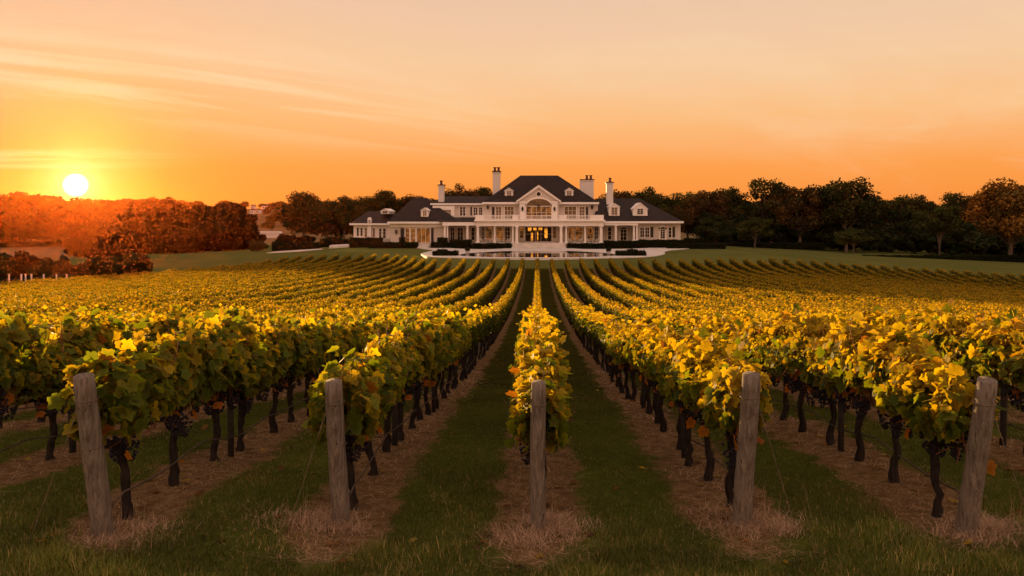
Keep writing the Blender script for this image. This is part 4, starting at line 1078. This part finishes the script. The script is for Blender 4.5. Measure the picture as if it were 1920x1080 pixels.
hedge(655, 716, 447, 458, 165.0, 1.2, 'dark hedge under the far left end windows')
hedge(600, 664, 449, 453, 186.0, 1.0, 'low hedge along the left patio')
hedge(510, 598, 455, 460, 172.0, 1.0, 'low hedge along the pale path')
PZ = ZP+.12
hedge(811, 857, 472.5, 479.5, gp(0, 479.5, PZ)[1], 2.2, 'boxy hedge bed on the terrace left of the pool', base=PZ)
hedge(1157, 1211, 472.5, 479.5, gp(0, 479.5, PZ)[1], 2.2, 'boxy hedge bed on the terrace right of the pool', base=PZ)
hedge(820, 838, 469.5, 473, gp(0, 479.5, PZ)[1]+.6, 1.2, 'raised clump in the left hedge bed', base=PZ+.2)
hedge(1176, 1196, 469.5, 473, gp(0, 479.5, PZ)[1]+.6, 1.2, 'raised clump in the right hedge bed', base=PZ+.2)
def topiary(px, pyB, pyT, label):
    Y = gp(0, pyB, PZ)[1]; X = wx(px, Y); h = wz(pyT, Y)-PZ; r = np.random.default_rng(int(px))
    e = empty('topiary', (X, Y, PZ), label, 'topiary', 'potted topiaries by the pool')
    MB().lathe([(.22, 0), (.30, .1), (.36, .42), (.40, .46), (.36, .46)], (0, 0, 0), 12).build('planter', M['stone'], e)
    n = 900; d = r.normal(0, 1, (n, 3)); d /= np.linalg.norm(d, axis=1)[:, None]; rad = r.random(n)**.3
    t = d[:, 2]*.5+.5; wd = .52*(1-.35*t); P = np.stack([d[:, 0]*wd*rad, d[:, 1]*wd*rad, .42+(h-.42)*(.5+.5*d[:, 2]*rad)], -1)
    V, Fc, ids = leaves(P, d, r.normal(0, 1, (n, 3)), r.uniform(.07, .13, n), False, r)
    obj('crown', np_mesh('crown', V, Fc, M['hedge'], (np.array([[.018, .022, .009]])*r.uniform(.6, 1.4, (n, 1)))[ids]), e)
topiary(876.5, 476, 463.5, 'dark clipped topiary in a pale pot left of the pool')
topiary(1141, 477, 463.5, 'dark clipped topiary in a pale pot right of the pool')
topiary(1041.5-5+0, 459.5, 452.5, 'small potted topiary') if False else None

# porch furniture
def chair(X, Y, z, rz, label):
    e = empty('porch_chair', (X, Y, z), label, 'chair', 'chairs on the porch', rz)
    MB().box(-.3, .3, -.3, .3, .36, .48).build('seat', M['white'], e); MB().box(-.3, .3, .22, .3, .48, .95).build('backrest', M['white'], e)
    for sx in (-1, 1):
        MB().box(sx*.30, sx*.36, -.3, .3, .6, .65).build('armrest', M['white'], e)
        for sy in (-1, 1): MB().box(sx*.31-.03, sx*.31+.03, sy*.26-.03, sy*.26+.03, 0, .62 if sy < 0 else .36).build('leg', M['white'], e)
def table(X, Y, z, label):
    e = empty('porch_table', (X, Y, z), label, 'table', 'tables on the porch')
    MB().lathe([(.5, .66), (.52, .69), (.5, .72)], (0, 0, 0), 16).build('tabletop', M['white'], e); MB().lathe([(.25, 0), (.06, .06), (.05, .66)], (0, 0, 0), 10).build('leg', M['white'], e)
for i, (a, nm) in enumerate(((912, 'far left porch bay'), (944, 'porch bay left of the entrance'), (1078, 'porch bay right of the entrance'), (1111, 'far right porch bay'))):
    X = wx(a, 163); table(X, 163, ZF, f"small round white table in the {nm}")
    chair(X-1.0, 163.1, ZF, 1.3, f"white armchair left of the table in the {nm}"); chair(X+1.0, 163.1, ZF, -1.3, f"white armchair right of the table in the {nm}")

# hamlet on the far hill
M['farwhite'] = simple('far white render', (.70, .62, .56), .7, .05, .5)
def cottage(px, py, Y, wpx, label, hh=4.0):
    Y = min(np.arange(470, 820, 3), key=lambda y_: abs(tz(wx(px, y_), y_)+3.2-wz(py, y_))); Y = float(Y)
    X = wx(px, Y); z = tz(X, Y); zt = z+3.2; e = empty('house', (X, Y, z), label, 'house', 'white houses on the far hill'); L = wpx*Y/F/2
    b = zt-z
    MB().box(-L, L, 0, 7, -1, b).build('wall', M['farwhite'], e)
    MB().prism([(-L-.4, b), (L+.4, b), (0, b+min(2.5, L*.7))], -.4, 7.4).build('roof', M['roof'], e)
    MB().box(-L*.6, -L*.2, -.06, -.0, b-2.2, b-.9).build('window', M['glass'], e); MB().box(L*.2, L*.6, -.06, -.0, b-2.2, b-.9).build('window', M['glass'], e)
cottage(496, 386, 690, 11, 'largest white house on the far hill left of the round tree')
cottage(511, 384, 720, 7, 'small white house just right of the largest far house')
cottage(472, 394, 640, 8, 'white house lowest on the far hill')
cottage(483, 393, 650, 6, 'tiny white house beside the lowest far house')
cottage(473, 378, 760, 6, 'tiny white house highest on the far hill')
eb = empty('farm_building', (wx(492, 480), 480, tz(wx(492, 480), 480)), 'long low pale building beyond the field left of the round tree', 'building')
zb = 2.6
MB().box(-9, 9, 0, 6, -1, zb).build('wall', M['farwhite'], eb); MB().prism([(0, 0)]*0 or [(-9.4, zb), (9.4, zb), (9.0, zb+1.1), (-9.0, zb+1.1)], -.4, 6.4).build('roof', M['farwhite'], eb)
MB().box(-2, 2, -.07, 0, -.5, zb-.5).build('door', M['steel'], eb)

fe = empty('fence', (wx(55, 112), 112, 0), 'low fence with white posts beside the bushes at the left edge', 'fence')
fp = [(-30, 108), (17, 108.5), (40, 109), (48, 110), (59, 110.5), (82, 112), (106, 114), (125, 116)]
pts = []
for px, Y in fp:
    X = wx(px, Y); z = tz(X, Y); pts.append((X, Y, z)); mb = MB(); h = max(1.3, wz(515, Y)-z)
    mb.box(X-.07, X+.07, Y-.07, Y+.07, z-.3, z+h); mb.box(X-.10, X+.10, Y-.10, Y+.10, z+h, z+h+.07)
    o = mb.build('post', M['farwhite'], fe); o.data.transform(__import__('mathutils').Matrix.Translation((-fe.location.x, -112, 0)))
for hgt in (.6, 1.05, 1.5):
    mb = MB()
    for a, b in zip(pts[:-1], pts[1:]):
        V, Q = tube([(a[0], a[1]+.1, a[2]+hgt), (b[0], b[1]+.1, b[2]+hgt)], .03, 5, False); mb.add([tuple(p) for p in V], [tuple(int(i) for i in f) for f in Q])
    o = mb.build('rail', M['steel'], fe); o.data.transform(__import__('mathutils').Matrix.Translation((-fe.location.x, -112, 0)))

# ------------------------------------------------------------------ haze
HAZE = .000022
if HAZE:
    hz = MB().box(-880, 880, -90, 900, -18, 23).build('haze', None); tag(hz, 'warm evening haze over the valley', 'haze', None, 'stuff')
    m_, t = mat('evening haze')
    pvn = t.n('ShaderNodeVolumePrincipled', ins={'Color': (1.0, .20, .03, 1), 'Density': HAZE, 'Anisotropy': .93})
    t.t.links.new(pvn.outputs[0], t.n('ShaderNodeOutputMaterial').inputs['Volume'])
    hz.data.materials.append(m_)
